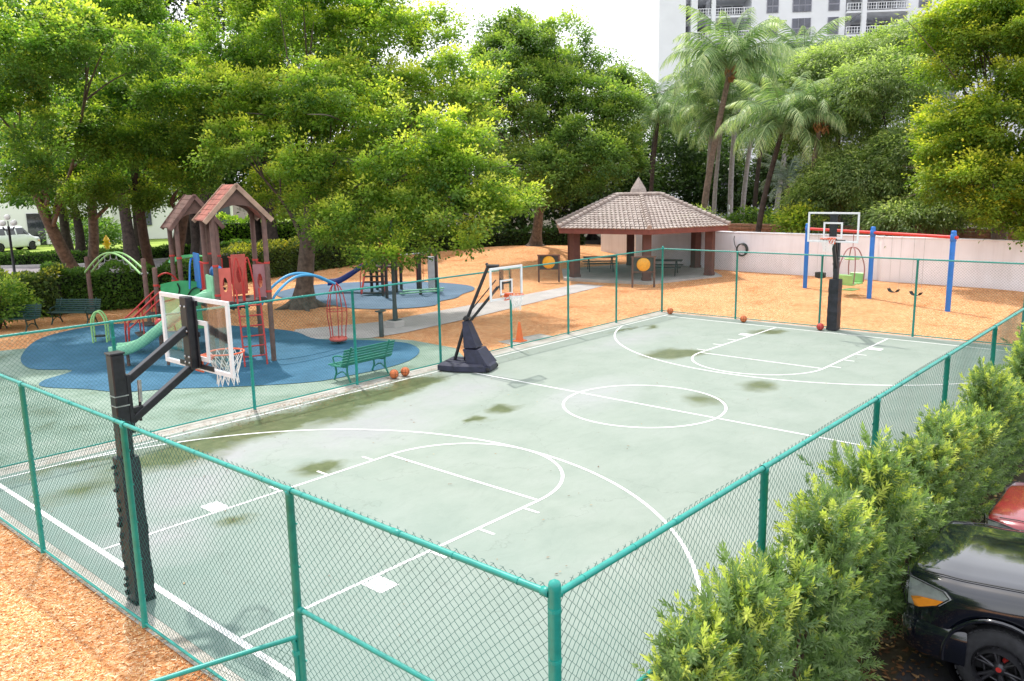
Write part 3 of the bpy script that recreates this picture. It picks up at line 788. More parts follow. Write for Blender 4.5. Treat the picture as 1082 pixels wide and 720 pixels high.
def fixed_hoop(label, loc, rz, pole_top, pad_top, bx, by, bz0, bw, bh, rimz, padr, seed):
    t = thing('basketball_hoop', label, 'basketball hoop', loc, rz, 'fixed basketball hoops')
    g = MB()
    g.box((0, 0, pole_top/2), (.155, .155, pole_top), bev=.012)
    g.box((0, 0, pole_top+.012), (.175, .175, .024), bev=.006)
    g.box((0, 0, .012), (.26, .26, .024)); 
    p = g.build('pole', M['black'], t)
    for zz in (pole_top-.5, pole_top-.62):
        g = MB(); g.box((0, 0, zz), (.163, .163, .014)); g.build('strap', M['steel'], p)
    # the wrap-around pad, its seam slightly lumpy
    g = MB(); rnd = random.Random(seed); rings = 14; prof = []
    vs = []; per = [(-1, -1), (0, -1.06), (1, -1), (1.06, 0), (1, 1), (0, 1.06), (-1, 1), (-1.06, 0)]
    for i in range(rings+1):
        z = .03+(pad_top-.03)*i/rings; kx = padr*(1.06-.06*i/rings)*(1+rnd.uniform(-.025, .025)); ox, oy = rnd.uniform(-.008, .008), rnd.uniform(-.008, .008)
        for (u, v) in per: vs.append((u*kx+ox, v*kx+oy, z))
    fs = []
    for i in range(rings):
        for j in range(8): fs.append((i*8+j, i*8+(j+1) % 8, (i+1)*8+(j+1) % 8, (i+1)*8+j))
    fs.append(tuple(range(rings*8, rings*8+8)))
    g.add(vs, fs)
    for i in range(16):
        z = .1+(pad_top-.2)*i/15+rnd.uniform(-.04, .04)
        g.box((-padr*1.05, padr*rnd.uniform(.2, .7), z), (.05+rnd.random()*.03, .05, .03+rnd.random()*.04), rz=rnd.uniform(-.6, .6), rx=rnd.uniform(-.5, .5), bev=.008)
    g.build('pole_pad', M['vinyl'], t)
    # parallelogram arm
    g = MB(); xa = .08; xb = bx-.06; zb0 = bz0+.07; zb1 = bz0+.57
    ya = 0; yb = by
    def bar(p, q, wy, wz):
        p, q = Vector(p), Vector(q); dd = q-p; L_ = dd.length
        g.box((p+q)/2, (L_, wy, wz), rz=math.atan2(dd.y, dd.x), ry=-math.atan2(dd.z, math.hypot(dd.x, dd.y)), bev=.006)
    bar((xa, ya, pole_top-.36), (xb, yb, zb1), .1, .085)
    bar((xa, ya, pole_top-.86), (xb, yb, zb0), .1, .085)
    g.box((.1, 0, pole_top-.62), (.05, .14, .72), bev=.005)
    bar((.1, 0, pole_top-.72), (.26, -.01, pole_top-.7), .07, .07)
    g.tube([(.22, -.01, pole_top-.86), (.24, -.02, pole_top-.42)], .018, 8)
    g.build('support_arm', M['black'], t)
    g = MB(); g.tube([(.235, -.02, pole_top-.62), (.245, -.02, pole_top-.36)], .026, 8); g.build('gas_strut', M['steel'], t)
    g = MB(); g.box((bx-.085, by, bz0+bh*.52), (.1, .16, bh*.98), bev=.008)
    g.box((bx-.03, by, bz0+bh*.5), (.02, .24, bh*.9), bev=.004)
    for zz in (.06, .5, .92): g.box((bx-.022, by, bz0+bh*zz), (.012, bw*.5 if zz == .06 else .3, .06))
    mp_ = g.build('board_bracket', M['black'], t)
    g = MB()
    for zz in (.12, .55, .2, .88):
        for q in (-.05, .05): g.lathe([(.001, -.006), (.016, -.006), (.016, .006), (.001, .006)], 8, (bx-.14, by+q, bz0+bh*zz), axis='X')
    g.build('bolt', M['steel'], mp_)
    board_parts(t, bx, by, bz0, bw, bh, M['board'])
    rim_parts(t, (bx+.15+.235, by, rimz), (1, 0))
    # rubber edge bumper under the board
    return t
fixed_hoop('black padded pole hoop near the left corner, glass board facing away', (-.26, -.03, 0), 0, 3.12, 1.86, .98, -.08, 2.77, 1.70, .93, 2.93, .115, 1)
fixed_hoop('far basketball hoop on a padded black pole before the swings', (23.2, .1, 0), math.pi, 2.95, 1.72, .98, .18, 3.0, 1.62, .95, 3.14, .16, 2)

# portable hoop at half court
t = thing('portable_hoop', 'portable basketball hoop on a wheeled dark base beside the fence', 'basketball hoop', (11.6, 5.85, 0), R(-68))
# local +X points towards the board
g = MB()
poly = [(-.72, -.5), (-.2, -.56), (.62, -.42), (.74, -.25), (.74, .25), (.62, .42), (-.2, .56), (-.72, .5)]
n_ = len(poly)
vs = [(x, y, .03) for x, y in poly]+[(x, y, .17) for x, y in poly]+[(x*.9, y*.88, .23) for x, y in poly]
g.add(vs, [tuple(range(n_))[::-1]]+[(i, (i+1) % n_, n_+(i+1) % n_, n_+i) for i in range(n_)]+[(n_+i, n_+(i+1) % n_, 2*n_+(i+1) % n_, 2*n_+i) for i in range(n_)]+[tuple(range(2*n_, 3*n_))])
for y in (-.25, 0, .25): g.box((-.1, y, .237), (.9, .06, .02), bev=.006)
g.build('base', M['navy'], t)
for y in (-.34, .34):
    g = MB(); g.lathe([(.001, -.03), (.06, -.03), (.065, -.015), (.065, .015), (.06, .03), (.001, .03)], 14, (.68, y, .07), axis='Y'); g.build('wheel', M['rubber'], t)
P0, P1, P2 = Vector((-.42, 0, .2)), Vector((-.02, 0, 1.42)), Vector((.88, 0, 2.84))
g = MB()
g.tube([P0, P1], .046, 12)
g.tube([P0+Vector((.3, 0, .05)), P1-Vector((0, 0, .25))], .028, 8)
g.build('pole', M['black'], t)
g = MB()
for y in (-.07, .07):
    g.tube([P1+Vector((.02, y, 0)), P2+Vector((-.25, y, -.02)), P2+Vector((.12, y, -.04))], .026, 8)
    g.tube([P1+Vector((.12, y, -.06)), P2+Vector((.05, y, -.52))], .026, 8)
g.box(P1, (.14, .2, .12), ry=-.9, bev=.01); g.box(P2+Vector((-.1, 0, .03)), (.32, .2, .07), bev=.015); g.sphere(P2+Vector((-.27, 0, .07)), .045, 8)
g.box(P2+Vector((.14, 0, -.3)), (.06, .2, .62), bev=.008)
g.tube([P1+Vector((.03, 0, .1)), P2+Vector((-.02, 0, -.35))], .016, 6)
g.build('lift_arm', M['black'], t)
g = MB()
a = [(-.1, -.13, 1.34), (-.1, .13, 1.34), (.05, .14, 1.36), (.05, -.14, 1.36)]; b = [(-.05, -.2, .62), (-.05, .2, .62), (.34, .24, .64), (.34, -.24, .64)]
b_ = [(-.05, -.28, .6), (-.05, .28, .6), (.4, .31, .6), (.4, -.31, .6)]; c_ = [(.1, -.34, .22), (.1, .34, .22), (.7, .37, .19), (.7, -.37, .19)]
for q0, q1 in ((a, b), (b_, c_)): g.add(q0+q1, [(0, 1, 2, 3), (7, 6, 5, 4)]+[(i, 4+i, 4+(i+1) % 4, (i+1) % 4) for i in range(4)])
g.build('pole_pad', M['navy'], t)
# board turned so that it faces straight into the court
bt = thing('tmp', 'x', 'x'); bpy.data.objects.remove(bt)
rb = bpy.data.objects.new('board_assembly', None); COL.objects.link(rb); rb.parent = t; rb.location = (1.16, 0, 0); rb.rotation_euler = (0, 0, R(-22))
board_parts(rb, 0, 0, 1.98, 1.30, .88, M['board'], .06, True)
g = MB(); g.box((-.02, 0, 2.42), (.015, .5, .05)); g.box((-.02, .2, 2.42), (.015, .04, .7)); g.box((-.02, -.2, 2.42), (.015, .04, .7)); g.build('board_bracket', M['black'], rb)
rim_parts(rb, (.35, 0, 2.14), (1, 0), .2)

# ------------------------------------------------------------------ balls, cone, benches
def ball(label, x, y, m, r=.122):
    t = thing('basketball', label, 'ball', (x, y, 0), random.random()*6, 'basketballs lying on the court')
    g = MB(); g.sphere((0, 0, r+.004), r, 20); sk = g.build('cover', m, t)
    g = MB(); rr = r*1.004
    for ax in range(2):
        pts = []
        for i in range(28):
            a = 2*math.pi*i/28
            pts.append((rr*math.cos(a), rr*math.sin(a)*(ax == 0), r+.004+rr*math.sin(a)*(ax == 1)))
        g.tube(pts, .0035, 4, closed=True)
    for q in (-1, 1):
        pts = []
        for i in range(24):
            a = 2*math.pi*i/24; yy = q*(.55+.18*math.cos(2*a))*rr; k = math.sqrt(max(0, rr*rr-yy*yy))
            pts.append((k*math.cos(a), yy, r+.004+k*math.sin(a)))
        g.tube(pts, .0035, 4, closed=True)
    g.build('seam', M['seam'], t)
ball('orange basketball nearest the green bench, left of a pair', 9.56, 6.62, M['ball'])
ball('orange basketball of the pair closer to the portable hoop', 9.93, 6.60, M['ball'])
ball('orange basketball in the far fence corner', 23.12, 6.3, M['ball'])
ball('orange basketball by the far fence, below the coiled hose', 22.95, 3.2, M['ball'])
ball('red ball touching the foot of the far padded pole', 22.9, .42, M['ballred'])
t = thing('traffic_cone', 'orange traffic cone on the wood chips behind the portable hoop', 'traffic cone', (15.55, 7.4, -.01))
g = MB(); g.lathe([(.14, .03), (.12, .1), (.035, .62), (.03, .64), (.0, .64)], 18); g.build('cone_body', M['cone'], t)
g = MB(); g.box((0, 0, .02), (.36, .36, .035), bev=.01); g.build('base', M['cone'], t)
g = MB(); g.sheet([(14.9, 7.05), (16.9, 7.05), (17.0, 7.75), (15.1, 7.95)], -.011); struct('bare_concrete_patch', g, M['slab'])

def bench(label, loc, rz, m, W=1.75):
    t = thing('park_bench', label, 'bench', loc, rz, 'green slatted park benches')
    for i in range(5):
        g = MB(); g.box((0, -.02+.11*i, .43+.012*(i-2)**2*.4), (W, .085, .032), bev=.008); g.build('seat_slat', m, t)
    for i in range(6):
        g = MB(); g.box((0, -.1-.045*i*.6, .50+.075*i), (W, .028, .06), rx=.28, bev=.007); g.build('back_slat', m, t)
    for x in (-W/2+.22, W/2-.22):
        g = MB()
        g.tube(catmull([(x, -.17, 0), (x, -.06, .2), (x, -.05, .38), (x, -.1, .55), (x, -.27, .95)], 4), .026, 6)
        g.tube(catmull([(x, .5, 0), (x, .40, .2), (x, .44, .4)], 4), .026, 6)
        g.tube(catmull([(x, -.05, .4), (x, .2, .38), (x, .45, .4)], 3), .022, 6)
        g.tube(catmull([(x, .44, .4), (x, .5, .6), (x, .2, .66), (x, -.12, .62)], 4), .022, 6)
        g.tube(catmull([(x, -.1, .12), (x, .14, .25), (x, .4, .14)], 4), .018, 6)
        g.build('bench_leg', m, t)
    return t
bench('bright green slatted bench outside the fence, its back to the court', (9.2, 7.36, 0), R(2), M['bench'])
bench('dark green bench in the shade before the hedge at the left', (8.3, 24.1, 0), R(125), M['bench_d'], 1.9)
bench('dark green bench half hidden behind the leafy shrub at the left edge', (6.3, 24.3, 0), R(125), M['bench_d'], 1.7)

# ------------------------------------------------------------------ pavilion
PC = Vector((0, 0, 0)); 
def pavilion():
    ctr = (34.1, 14.85)
    rz = R(219)
    t = thing('pavilion', 'open hexagonal pavilion with tiled roof and brown square columns', 'pavilion', (ctr[0], ctr[1], mound(*ctr)*.6), rz)
    hexp = lambda r, k: (r*math.cos(k*math.pi/3), r*math.sin(k*math.pi/3))
    g = MB(); g.prism([hexp(4.75, k) for k in range(6)], -.1, .09); g.build('floor_slab', M['concrete'], t)
    for k in range(6):
        x, y = hexp(4.05, k)
        g = MB(); g.box((x, y, 1.32), (.42, .42, 2.46), rz=k*math.pi/3, bev=.02)
        g.box((x, y, .16), (.47, .47, .14), rz=k*math.pi/3, bev=.015)
        g.build('column', M['column'], t)
    ze, zr, re, rr = 2.68, 4.25, 5.05, 1.25
    g = MB()
    for k in range(6):
        a, b = hexp(re-.06, k), hexp(re-.06, k+1); ai, bi = hexp(re-.22, k), hexp(re-.22, k+1)
        z0, z1 = ze-.26, ze+.0
        g.add([(*a, z0), (*b, z0), (*b, z1), (*a, z1), (*ai, z0), (*bi, z0), (*bi, z1), (*ai, z1)], [(0, 1, 2, 3), (5, 4, 7, 6), (4, 5, 1, 0), (3, 2, 6, 7)])
    g.build('fascia_board', M['fascia'], t)
    g = MB()
    g.add([(*hexp(re-.2, k), ze-.05) for k in range(6)], [tuple(range(6))])
    g.build('soffit', M['column'], t)
    # tiled slopes: every tile is a small curved plate
    g = MB(); rnd = random.Random(5); rows = 15
    for k in range(6):
        a0, b0 = Vector((*hexp(re, k), ze)), Vector((*hexp(re, k+1), ze)); a1, b1 = Vector((*hexp(rr, k), zr)), Vector((*hexp(rr, k+1), zr))
        nrm = (b0-a0).cross(a1-a0).normalized()
        if nrm.z < 0: nrm = -nrm
        for i in range(rows):
            f0, f1 = i/rows, (i+1.12)/rows
            l0, r0 = a0.lerp(a1, f0), b0.lerp(b1, f0); l1, r1 = a0.lerp(a1, min(1, f1)), b0.lerp(b1, min(1, f1))
            wid = (r0-l0).length; nt_ = max(2, int(round(wid/.25)))
            for j in range(nt_):
                u0, u1 = j/nt_+.004, (j+1)/nt_-.004; um = (u0+u1)/2
                lift = .05+rnd.uniform(-.006, .006); jit = (a1-a0).normalized()*rnd.uniform(-.012, .012)
                p = [l0.lerp(r0, u0)+nrm*(lift-.02)-jit, l0.lerp(r0, um)+nrm*(lift+.014)-jit, l0.lerp(r0, u1)+nrm*(lift-.02)-jit,
                     l1.lerp(r1, u0)+nrm*.0, l1.lerp(r1, um)+nrm*.022, l1.lerp(r1, u1)+nrm*.0]
                q = [l0.lerp(r0, u0)-jit-nrm*.01, l0.lerp(r0, um)-jit, l0.lerp(r0, u1)-jit-nrm*.01]
                g.add(p+q, [(0, 1, 4, 3), (1, 2, 5, 4), (6, 7, 1, 0), (7, 8, 2, 1)], False)
    # hip caps
    for k in range(6):
        a0, a1 = Vector((*hexp(re+.02, k), ze+.05)), Vector((*hexp(rr, k), zr+.05))
        nn = 15
        for i in range(nn):
            p, q = a0.lerp(a1, i/nn), a0.lerp(a1, (i+1.1)/nn)
            g.tube([p+Vector((0, 0, .05)), q+Vector((0, 0, .015))], [.125, .10], 8)
    rt_ = g.build('tiled_roof', M['tiles'], t)
    g = MB()
    g.add([(*hexp(rr, k), zr+.06) for k in range(6)]+[(0, 0, zr+.12)], [(k, (k+1) % 6, 6) for k in range(6)])
    for k in range(6):
        a, b = Vector((*hexp(rr, k), zr+.07)), Vector((*hexp(rr, k+1), zr+.07))
        for i in range(4): g.tube([a.lerp(b, i/4), a.lerp(b, (i+1.08)/4)], [.1, .085], 8)
    g.build('ridge_cap', M['tiles'], rt_)
    g = MB()
    n_ = 6; base = [(.5*math.cos(k*math.pi/3), .5*math.sin(k*math.pi/3), zr+.1) for k in range(6)]; mid = [(.42*math.cos(k*math.pi/3), .42*math.sin(k*math.pi/3), zr+.36) for k in range(6)]
    g.add(base+mid+[(0, 0, zr+.98)], [(k, (k+1) % 6, 6+(k+1) % 6, 6+k) for k in range(6)]+[(6+k, 6+(k+1) % 6, 12) for k in range(6)])
    g.build('finial', M['tiles'], rt_)
    return t
pavilion()
for lab, (x, y), rz in (('dark picnic table under the pavilion, toward its open side', (33.6, 12.9), R(25)), ('dark picnic table under the pavilion, deeper and more to the left', (33.6, 17.0), R(40))):
    t = thing('picnic_table', lab, 'picnic table', (x, y, .19), rz, 'picnic tables under the pavilion')
    g = MB()
    for i in range(4): g.box((-.3+.2*i, 0, .74), (.185, 1.9, .045), bev=.006)
    g.build('table_top', M['post_grey'], t)
    for q in (-1, 1):
        g = MB(); g.box((q*.75, 0, .44), (.28, 1.9, .045), bev=.006); g.build('seat', M['post_grey'], t)
    for y_ in (-.65, .65):
        g = MB()
        g.tube([(-.78, y_, 0), (-.25, y_, .72)], .03, 6); g.tube([(.78, y_, 0), (.25, y_, .72)], .03, 6); g.tube([(-.85, y_, .41), (.85, y_, .41)], .03, 6)
        g.build('leg', M['post_grey'], t)

# ------------------------------------------------------------------ white boundary wall
t = thing('boundary_wall', 'long white stucco wall behind the pavilion and the swings', 'wall', (38, 8, 0))
WP = [(43.2, 23.6), (41.2, 18.8), (39.3, 18.2), (37.7, 11.0), (37.35, 3.2), (37.0, 2.9), (36.7, -1.8), (35.6, -5.2), (33.0, -13)]
for a, b in zip(WP, WP[1:]):
    L_ = math.hypot(b[0]-a[0], b[1]-a[1]); rz = math.atan2(b[1]-a[1], b[0]-a[0])
    g = MB(); g.box(((a[0]+b[0])/2-38, (a[1]+b[1])/2-8, 1.05), (L_+.2, .2, 2.28), rz=rz, bev=.02); g.build('wall_section', M['wallw'], t)
    g = MB(); g.box(((a[0]+b[0])/2-38, (a[1]+b[1])/2-8, 2.225), (L_+.28, .28, .07), rz=rz, bev=.015); g.build('coping', M['wallw'], t)
# hose
t = thing('garden_hose', 'coiled dark hose hung on the white wall beside the pavilion', 'hose', (37.42, 10.32, .55), R(3))
g = MB()
for i in range(6):
    rr = .3-.012*(i % 3); xo = -.03*(i % 2)-.02*(i//2)
    g.tube([(xo, rr*math.cos(a)+.01*i, .78-.02*(i % 2)+rr*1.12*math.sin(a)) for a in [2*math.pi*k/28 for k in range(28)]], .024, 6, closed=True)
g.tube(catmull([(-.05, .28, .8), (-.05, .42, 1.0), (-.06, .48, 1.3), (-.05, .46, 1.5)], 5), .022, 6)
g.build('hose_coil', M['post_grey'], t)
g = MB(); g.box((.03, 0, 1.0), (.12, .1, .05)); g.tube([(.05, 0, 1.0), (-.12, 0, 1.04)], .02, 6); g.build('wall_hook', M['steel'], t)
# low brick planter edge behind the wall
t = thing('planter_ledge', 'low brown brick planter edge showing just above the white wall', 'planter edge', (41, 13, 0))
g = MB(); rnd = random.Random(9)
for i in range(40):
    y = 22-i*.62; x = 43.5-.05*i
    for j in range(2): g.box((x-41+rnd.uniform(-.02, .02), y-13, 2.18+j*.17+rnd.uniform(-.02, .02)), (.3, .6, .15), rz=.08+rnd.uniform(-.03, .03), bev=.02)
    g.box((x-41+.05, y-13, 1.0), (.24, .62, 2.2), rz=.08)
g.build('brick_course', M['terra'], t)

# ------------------------------------------------------------------ swing set
def swing_set():
    A = Vector((32.95, 5.02, 0)); C = Vector((29.5, -1.85, 0)); dd = (C-A).normalized(); Lb = (C-A).length
    rz = math.atan2(dd.y, dd.x)
    t = thing('swing_set', 'swing set of three blue posts under one red beam', 'swing set', (A.x, A.y, 0), rz)
    for s in (0, Lb*.5, Lb):
        g = MB(); g.lathe([(.095, -.05), (.095, 2.98), (.08, 3.02), (.0, 3.03)], 16, (s, 0, 0))
        g.lathe([(.097, 2.62), (.11, 2.63), (.11, 2.88), (.097, 2.89)], 16, (s, 0, 0))
        p = g.build('post', M['swing_blue'], t)
        g = MB(); g.box((s, .1, 1.75), (.1, .004, .14)); g.build('notice_plate', M['white'], p)
    g = MB(); g.tube([(-.12, 0, 2.78), (Lb+.18, 0, 2.78)], .062, 12); g.build('beam', M['swing_red'], t)
    def chain(mb, p, q):
        p, q = Vector(p), Vector(q); n_ = int((q-p).length/.055)
        mb.tube([p.lerp(q, i/n_)+Vector((.006*(i % 2), .006*((i+1) % 2), 0)) for i in range(n_+1)], .0075, 4)
    def belt(s, sw, zs, m=M['rubber']):
        ob = thing('swing', {0: 'black belt swing nearest the middle blue post', 1: 'second black belt swing between the two right blue posts', 2: 'small black bucket swing left of the far padded pole'}[sw], 'swing', A+dd*s, rz, 'swings hanging from the red beam')
        g = MB()
        for q in (-.24, .24): chain(g, (q, 0, 2.72), (q*.98, 0, zs+.12))
        g.build('chain', M['galv'], ob)
        g = MB(); pts = catmull([(-.25, 0, zs+.13), (-.16, 0, zs+.03), (0, 0, zs), (.16, 0, zs+.03), (.25, 0, zs+.13)], 4)
        k = len(pts); vs = [(p.x, p.y+sy*.09, p.z) for sy in (-1, 1) for p in pts]+[(p.x, p.y+sy*.09, p.z-.02) for sy in (-1, 1) for p in pts]
        fs = []
        for i in range(k-1):
            fs += [(i, i+1, k+i+1, k+i), (3*k+i, 3*k+i+1, 2*k+i+1, 2*k+i), (2*k+i, 2*k+i+1, i+1, i), (k+i, k+i+1, 3*k+i+1, 3*k+i)]
        g.add(vs, fs, True)
        if sw == 2:
            for q in (-1, 1): g.box((0, q*.12, zs+.13), (.4, .02, .24), bev=.01)
            g.box((-.2, 0, zs+.15), (.02, .24, .2)); g.box((.2, 0, zs+.15), (.02, .24, .2))
        g.build('seat', m, ob)
    belt(Lb*.5+1.25, 0, .45); belt(Lb*.5+2.35, 1, .45); belt(.95, 2, .62)
    # face to face glider seat
    gl = thing('glider_swing', 'pale green double seat swing with curved maroon arms', 'swing', A+dd*(Lb*.5-1.05), rz+R(20), 'swings hanging from the red beam')
    g = MB()
    for q in (-.33, .33):
        g.tube(catmull([(q, -.45, .6), (q*1.05, -.42, 1.3), (q*.6, -.2, 1.95), (q*.15, 0, 2.1), (q*.6, .2, 1.95), (q*1.05, .42, 1.3), (q, .45, .6)], 6), .026, 6)
    g.tube([(0, 0, 2.1), (0, 0, 2.74)], .016, 6); g.build('arm', M['play_mauve'], gl)
    for q in (-1, 1):
        g = MB(); g.box((0, q*.33, .55), (.62, .36, .07), bev=.03); g.box((0, q*.5, .78), (.62, .08, .42), rx=-q*.18, bev=.03); g.build('seat', M['play_lime'], gl)
    g = MB(); g.box((0, 0, 1.62), (.5, .5, .07), bev=.03); g.box((0, 0, .3), (.5, .7, .04), bev=.015); g.build('footboard', M['play_lime'], gl)
swing_set()

# ------------------------------------------------------------------ playground
def arch(p0, p1, h, n=14):
    p0, p1 = Vector(p0), Vector(p1)
    return [p0.lerp(p1, i/n)+Vector((0, 0, h*math.sin(math.pi*i/n))) for i in range(n+1)]
def gable_roof(t, cx, cy, w, dp, ze, zr, ov=.2, mr=None, m2=None):
    """open gabled timber roof: boards on two slopes, tan rakes, arched gable boards"""
    g = MB(); nb = 7
    for sgn in (-1, 1):
        for i in range(nb):
            f0, f1 = i/nb, (i+1)/nb
            xa, xb = sgn*(w+ov)*(1-f0), sgn*(w+ov)*(1-f1); drop = (zr-ze)*ov/w
            za, zb = ze-drop+(zr-ze+drop)*f0, ze-drop+(zr-ze+drop)*f1
            y0, y1 = cy-dp-.1, cy+dp+.1
            lap = .025
            g.add([(cx+xa, y0, za+lap), (cx+xa, y1, za+lap), (cx+xb, y1, zb+.006), (cx+xb, y0, zb+.006), (cx+xa, y0, za-.01), (cx+xa, y1, za-.01), (cx+xb, y1, zb-.03), (cx+xb, y0, zb-.03)],
                  [(0, 1, 2, 3), (7, 6, 5, 4), (0, 4, 5, 1), (3, 2, 6, 7), (0, 3, 7, 4), (1, 5, 6, 2)])
    rf = g.build('roof', mr or M['roofwood'], t)
    for y in (cy-dp-.1-.02, cy+dp+.1+.02):
        for sgn in (-1, 1):
            g = MB(); drop = (zr-ze)*ov/w
            a = Vector((cx+sgn*(w+ov), y, ze-drop-.03)); b = Vector((cx, y, zr-.03)); dd = b-a
            g.box((a+b)/2, (dd.length+.06, .05, .13), ry=-math.atan2(dd.z, dd.x), bev=.008); g.build('rake_board', m2 or M['roofwood2'], rf)
    for y in (cy-dp, cy+dp):
        g = MB()
        top = [(cx-w, ze), (cx, zr-.1), (cx+w, ze)]
        n_ = 10; vs = []; 
        for i in range(n_+1):
            u = -1+2*i/n_; zt = ze+(zr-.1-ze)*(1-abs(u)); zb = ze-.28+(zr-ze)*.62*math.sqrt(max(0, 1-u*u)); zb = min(zb, zt-.03)
            for yy in (y-.03, y+.03): vs += [(cx+u*w, yy, zt), (cx+u*w, yy, zb)]
        fs = []
        for i in range(n_):
            k = i*4; fs += [(k, k+4, k+5, k+1), (k+3, k+7, k+6, k+2), (k+1, k+5, k+7, k+3)]
        g.add(vs, fs); g.build('gable_arch', M['wood'], rf)

def oval_panel(t, c, w, h, rz, m, oval=True):
    """play panel with an oval hole"""
    g = MB(); n_ = 24; c = Vector(c); Rm = Matrix.Rotation(rz, 3, 'Z'); vs = []
    for yy in (-.02, .02):
        for i in range(n_):
            a = 2*math.pi*i/n_; ca, sa = math.cos(a), math.sin(a); k = max(abs(ca), abs(sa))
            vs.append(c+Rm @ Vector((ca/k*w/2, yy, sa/k*h/2)))
        for i in range(n_):
            a = 2*math.pi*i/n_; vs.append(c+Rm @ Vector((math.cos(a)*w*.2, yy, math.sin(a)*h*.22)))
    fs = []
    for i in range(n_):
        j = (i+1) % n_
        fs += [(i, j, n_+j, n_+i), (3*n_+i, 3*n_+j, 2*n_+j, 2*n_+i), (n_+i, n_+j, 3*n_+j, 3*n_+i), (2*n_+i, 2*n_+j, j, i)]
    g.add(vs, fs); return g.build('play_panel', m, t)

def playset():
    t = thing('playground_structure', 'two roofed brown play towers with green slide and red ladders on blue rubber', 'playground set', (8.40, 12.10, 0), R(-16.9))
    def post(x, y, h, r=.075, z0=0):
        g = MB(); g.lathe([(r, z0), (r, h), (r*.7, h+.02), (0, h+.025)], 12, (x, y, 0)); p_ = g.build('post', M['wood'], t)
        for zc in (.9, 1.78, 2.05, 2.88):
            if zc < h-.1:
                g = MB(); g.lathe([(r, zc), (r+.012, zc), (r+.012, zc+.06), (r, zc+.06)], 12, (x, y, 0), smooth=False); g.build('clamp', M['play_red'] if zc > 1.9 else M['wood'], p_)
    W, DP = .72, .64
    for x in (-W, W):
        for y in (-DP, DP): post(x, y, 4.38)
    gable_roof(t, 0, 0, W, DP, 4.38, 5.15)
    Bx, By = -.42, 3.75
    for x in (-.6, .6):
        for y in (-DP, DP): post(Bx+x, By+y, 4.1)
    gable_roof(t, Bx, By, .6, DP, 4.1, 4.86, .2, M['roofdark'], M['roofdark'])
    for (cx, cy, z, sx, sy) in ((0, 0, 1.82, 1.5, 1.36), (Bx, By, 1.82, 1.5, 1.36), (-.08, 1.9, 1.5, 1.1, 2.4)):
        g = MB(); g.box((cx, cy, z), (sx, sy, .07), bev=.01)
        for i in range(6): g.box((cx-sx/2+sx*(i+.5)/6, cy, z-.06), (.04, sy*.95, .05))
        g.build('deck', M['deck'], t)
    # front panels with oval holes, and rails
    oval_panel(t, (-.5, -DP-.02, 2.36), .34, .95, 0, M['play_coral'])
    oval_panel(t, (.5, -DP+.05, 2.4), .36, .95, R(-8), M['play_mauve'], False)
    oval_panel(t, (.22, DP+.02, 2.5), .42, 1.2, 0, M['play_coral'])
    oval_panel(t, (-.55, 1.5, 2.1), .34, .75, R(70), M['play_coral'])
    oval_panel(t, (Bx+W+.02, By, 2.35), .9, .9, R(90), M['play_red'])
    for (x0, y0, x1, y1) in ((-.3, -DP, .3, -DP), (W, -DP, W, DP), (-.08+.56, .7, -.08+.56, 3.1), (-.64, .9, -.64, 3.0)):
        g = MB(); p, q = Vector((x0, y0, 0)), Vector((x1, y1, 0)); L_ = (q-p).length; n_ = max(2, int(L_/.13))
        if (x0, y0) == (-.3, -DP):
            g.tube(arch((-.28, -DP, 2.35), (-.02, -DP, 2.35), .75), .022, 6); g.tube(arch((.02, -DP, 2.35), (.3, -DP, 2.35), .75), .022, 6)
            for x in (-.28, -.02, .02, .3): g.tube([(x, -DP, 1.85), (x, -DP, 2.36)], .022, 6)
        else:
            for z in (2.0, 2.85): g.tube([p+Vector((0, 0, z)), q+Vector((0, 0, z))], .022, 6)
            for i in range(1, n_): g.tube([p.lerp(q, i/n_)+Vector((0, 0, 2.0)), p.lerp(q, i/n_)+Vector((0, 0, 2.85))], .013, 5)
        g.build('railing', M['play_red'], t)
    # ladder
    g = MB()
    for x in (-.22, .42): g.tube(catmull([(x, -1.02, 0), (x, -.92, .9), (x, -.76, 1.85), (x, -.7, 2.2)], 5), .026, 8)
    for i in range(6):
        z = .28+i*.29; g.tube([(-.22, -1.0+z*.12, z), (.42, -1.0+z*.12, z)], .022, 6)
    g.build('ladder', M['play_red'], t)
    # curved open slide
    path = catmull([(-.72, .05, 1.9), (-1.05, .12, 1.84), (-1.5, .35, 1.5), (-2.1, .72, .98), (-2.65, 1.02, .55), (-3.05, 1.22, .4), (-3.35, 1.38, .38)], 6)
    prof = [(-.33, .25), (-.31, .27), (-.27, .24), (-.25, .06), (-.18, 0), (.18, 0), (.25, .06), (.27, .24), (.31, .27), (.33, .25), (.3, .0), (.2, -.05), (-.2, -.05), (-.3, .0)]
    vs = []; k = len(prof)
    for i, p in enumerate(path):
        tn = (path[min(i+1, len(path)-1)]-path[max(i-1, 0)]); sd = Vector((tn.y, -tn.x, 0)).normalized()
        for (u, v) in prof: vs.append(p+sd*u+Vector((0, 0, v)))
    fs = [(i*k+j, (i+1)*k+j, (i+1)*k+(j+1) % k, i*k+(j+1) % k) for i in range(len(path)-1) for j in range(k)]
    fs += [tuple(range(k)), tuple(range((len(path)-1)*k, len(path)*k))[::-1]]
    g = MB(); g.add(vs, fs, True); sl_ = g.build('slide', M['play_mint'], t)
    g = MB(); g.box((-.76, .05, 2.25), (.08, .8, .7), bev=.03); g.build('slide_hood', M['play_mint'], sl_)
    for q_ in ([(-3.0, 1.2, 0), (-3.0, 1.2, .38)], [(-2.0, .66, 0), (-2.0, .66, 1.0)]): g = MB(); g.tube(q_, .045, 8); g.build('slide_leg', M['wood'], sl_)
    # bent green climbing wall with vine marks
    g = MB(); pts = []
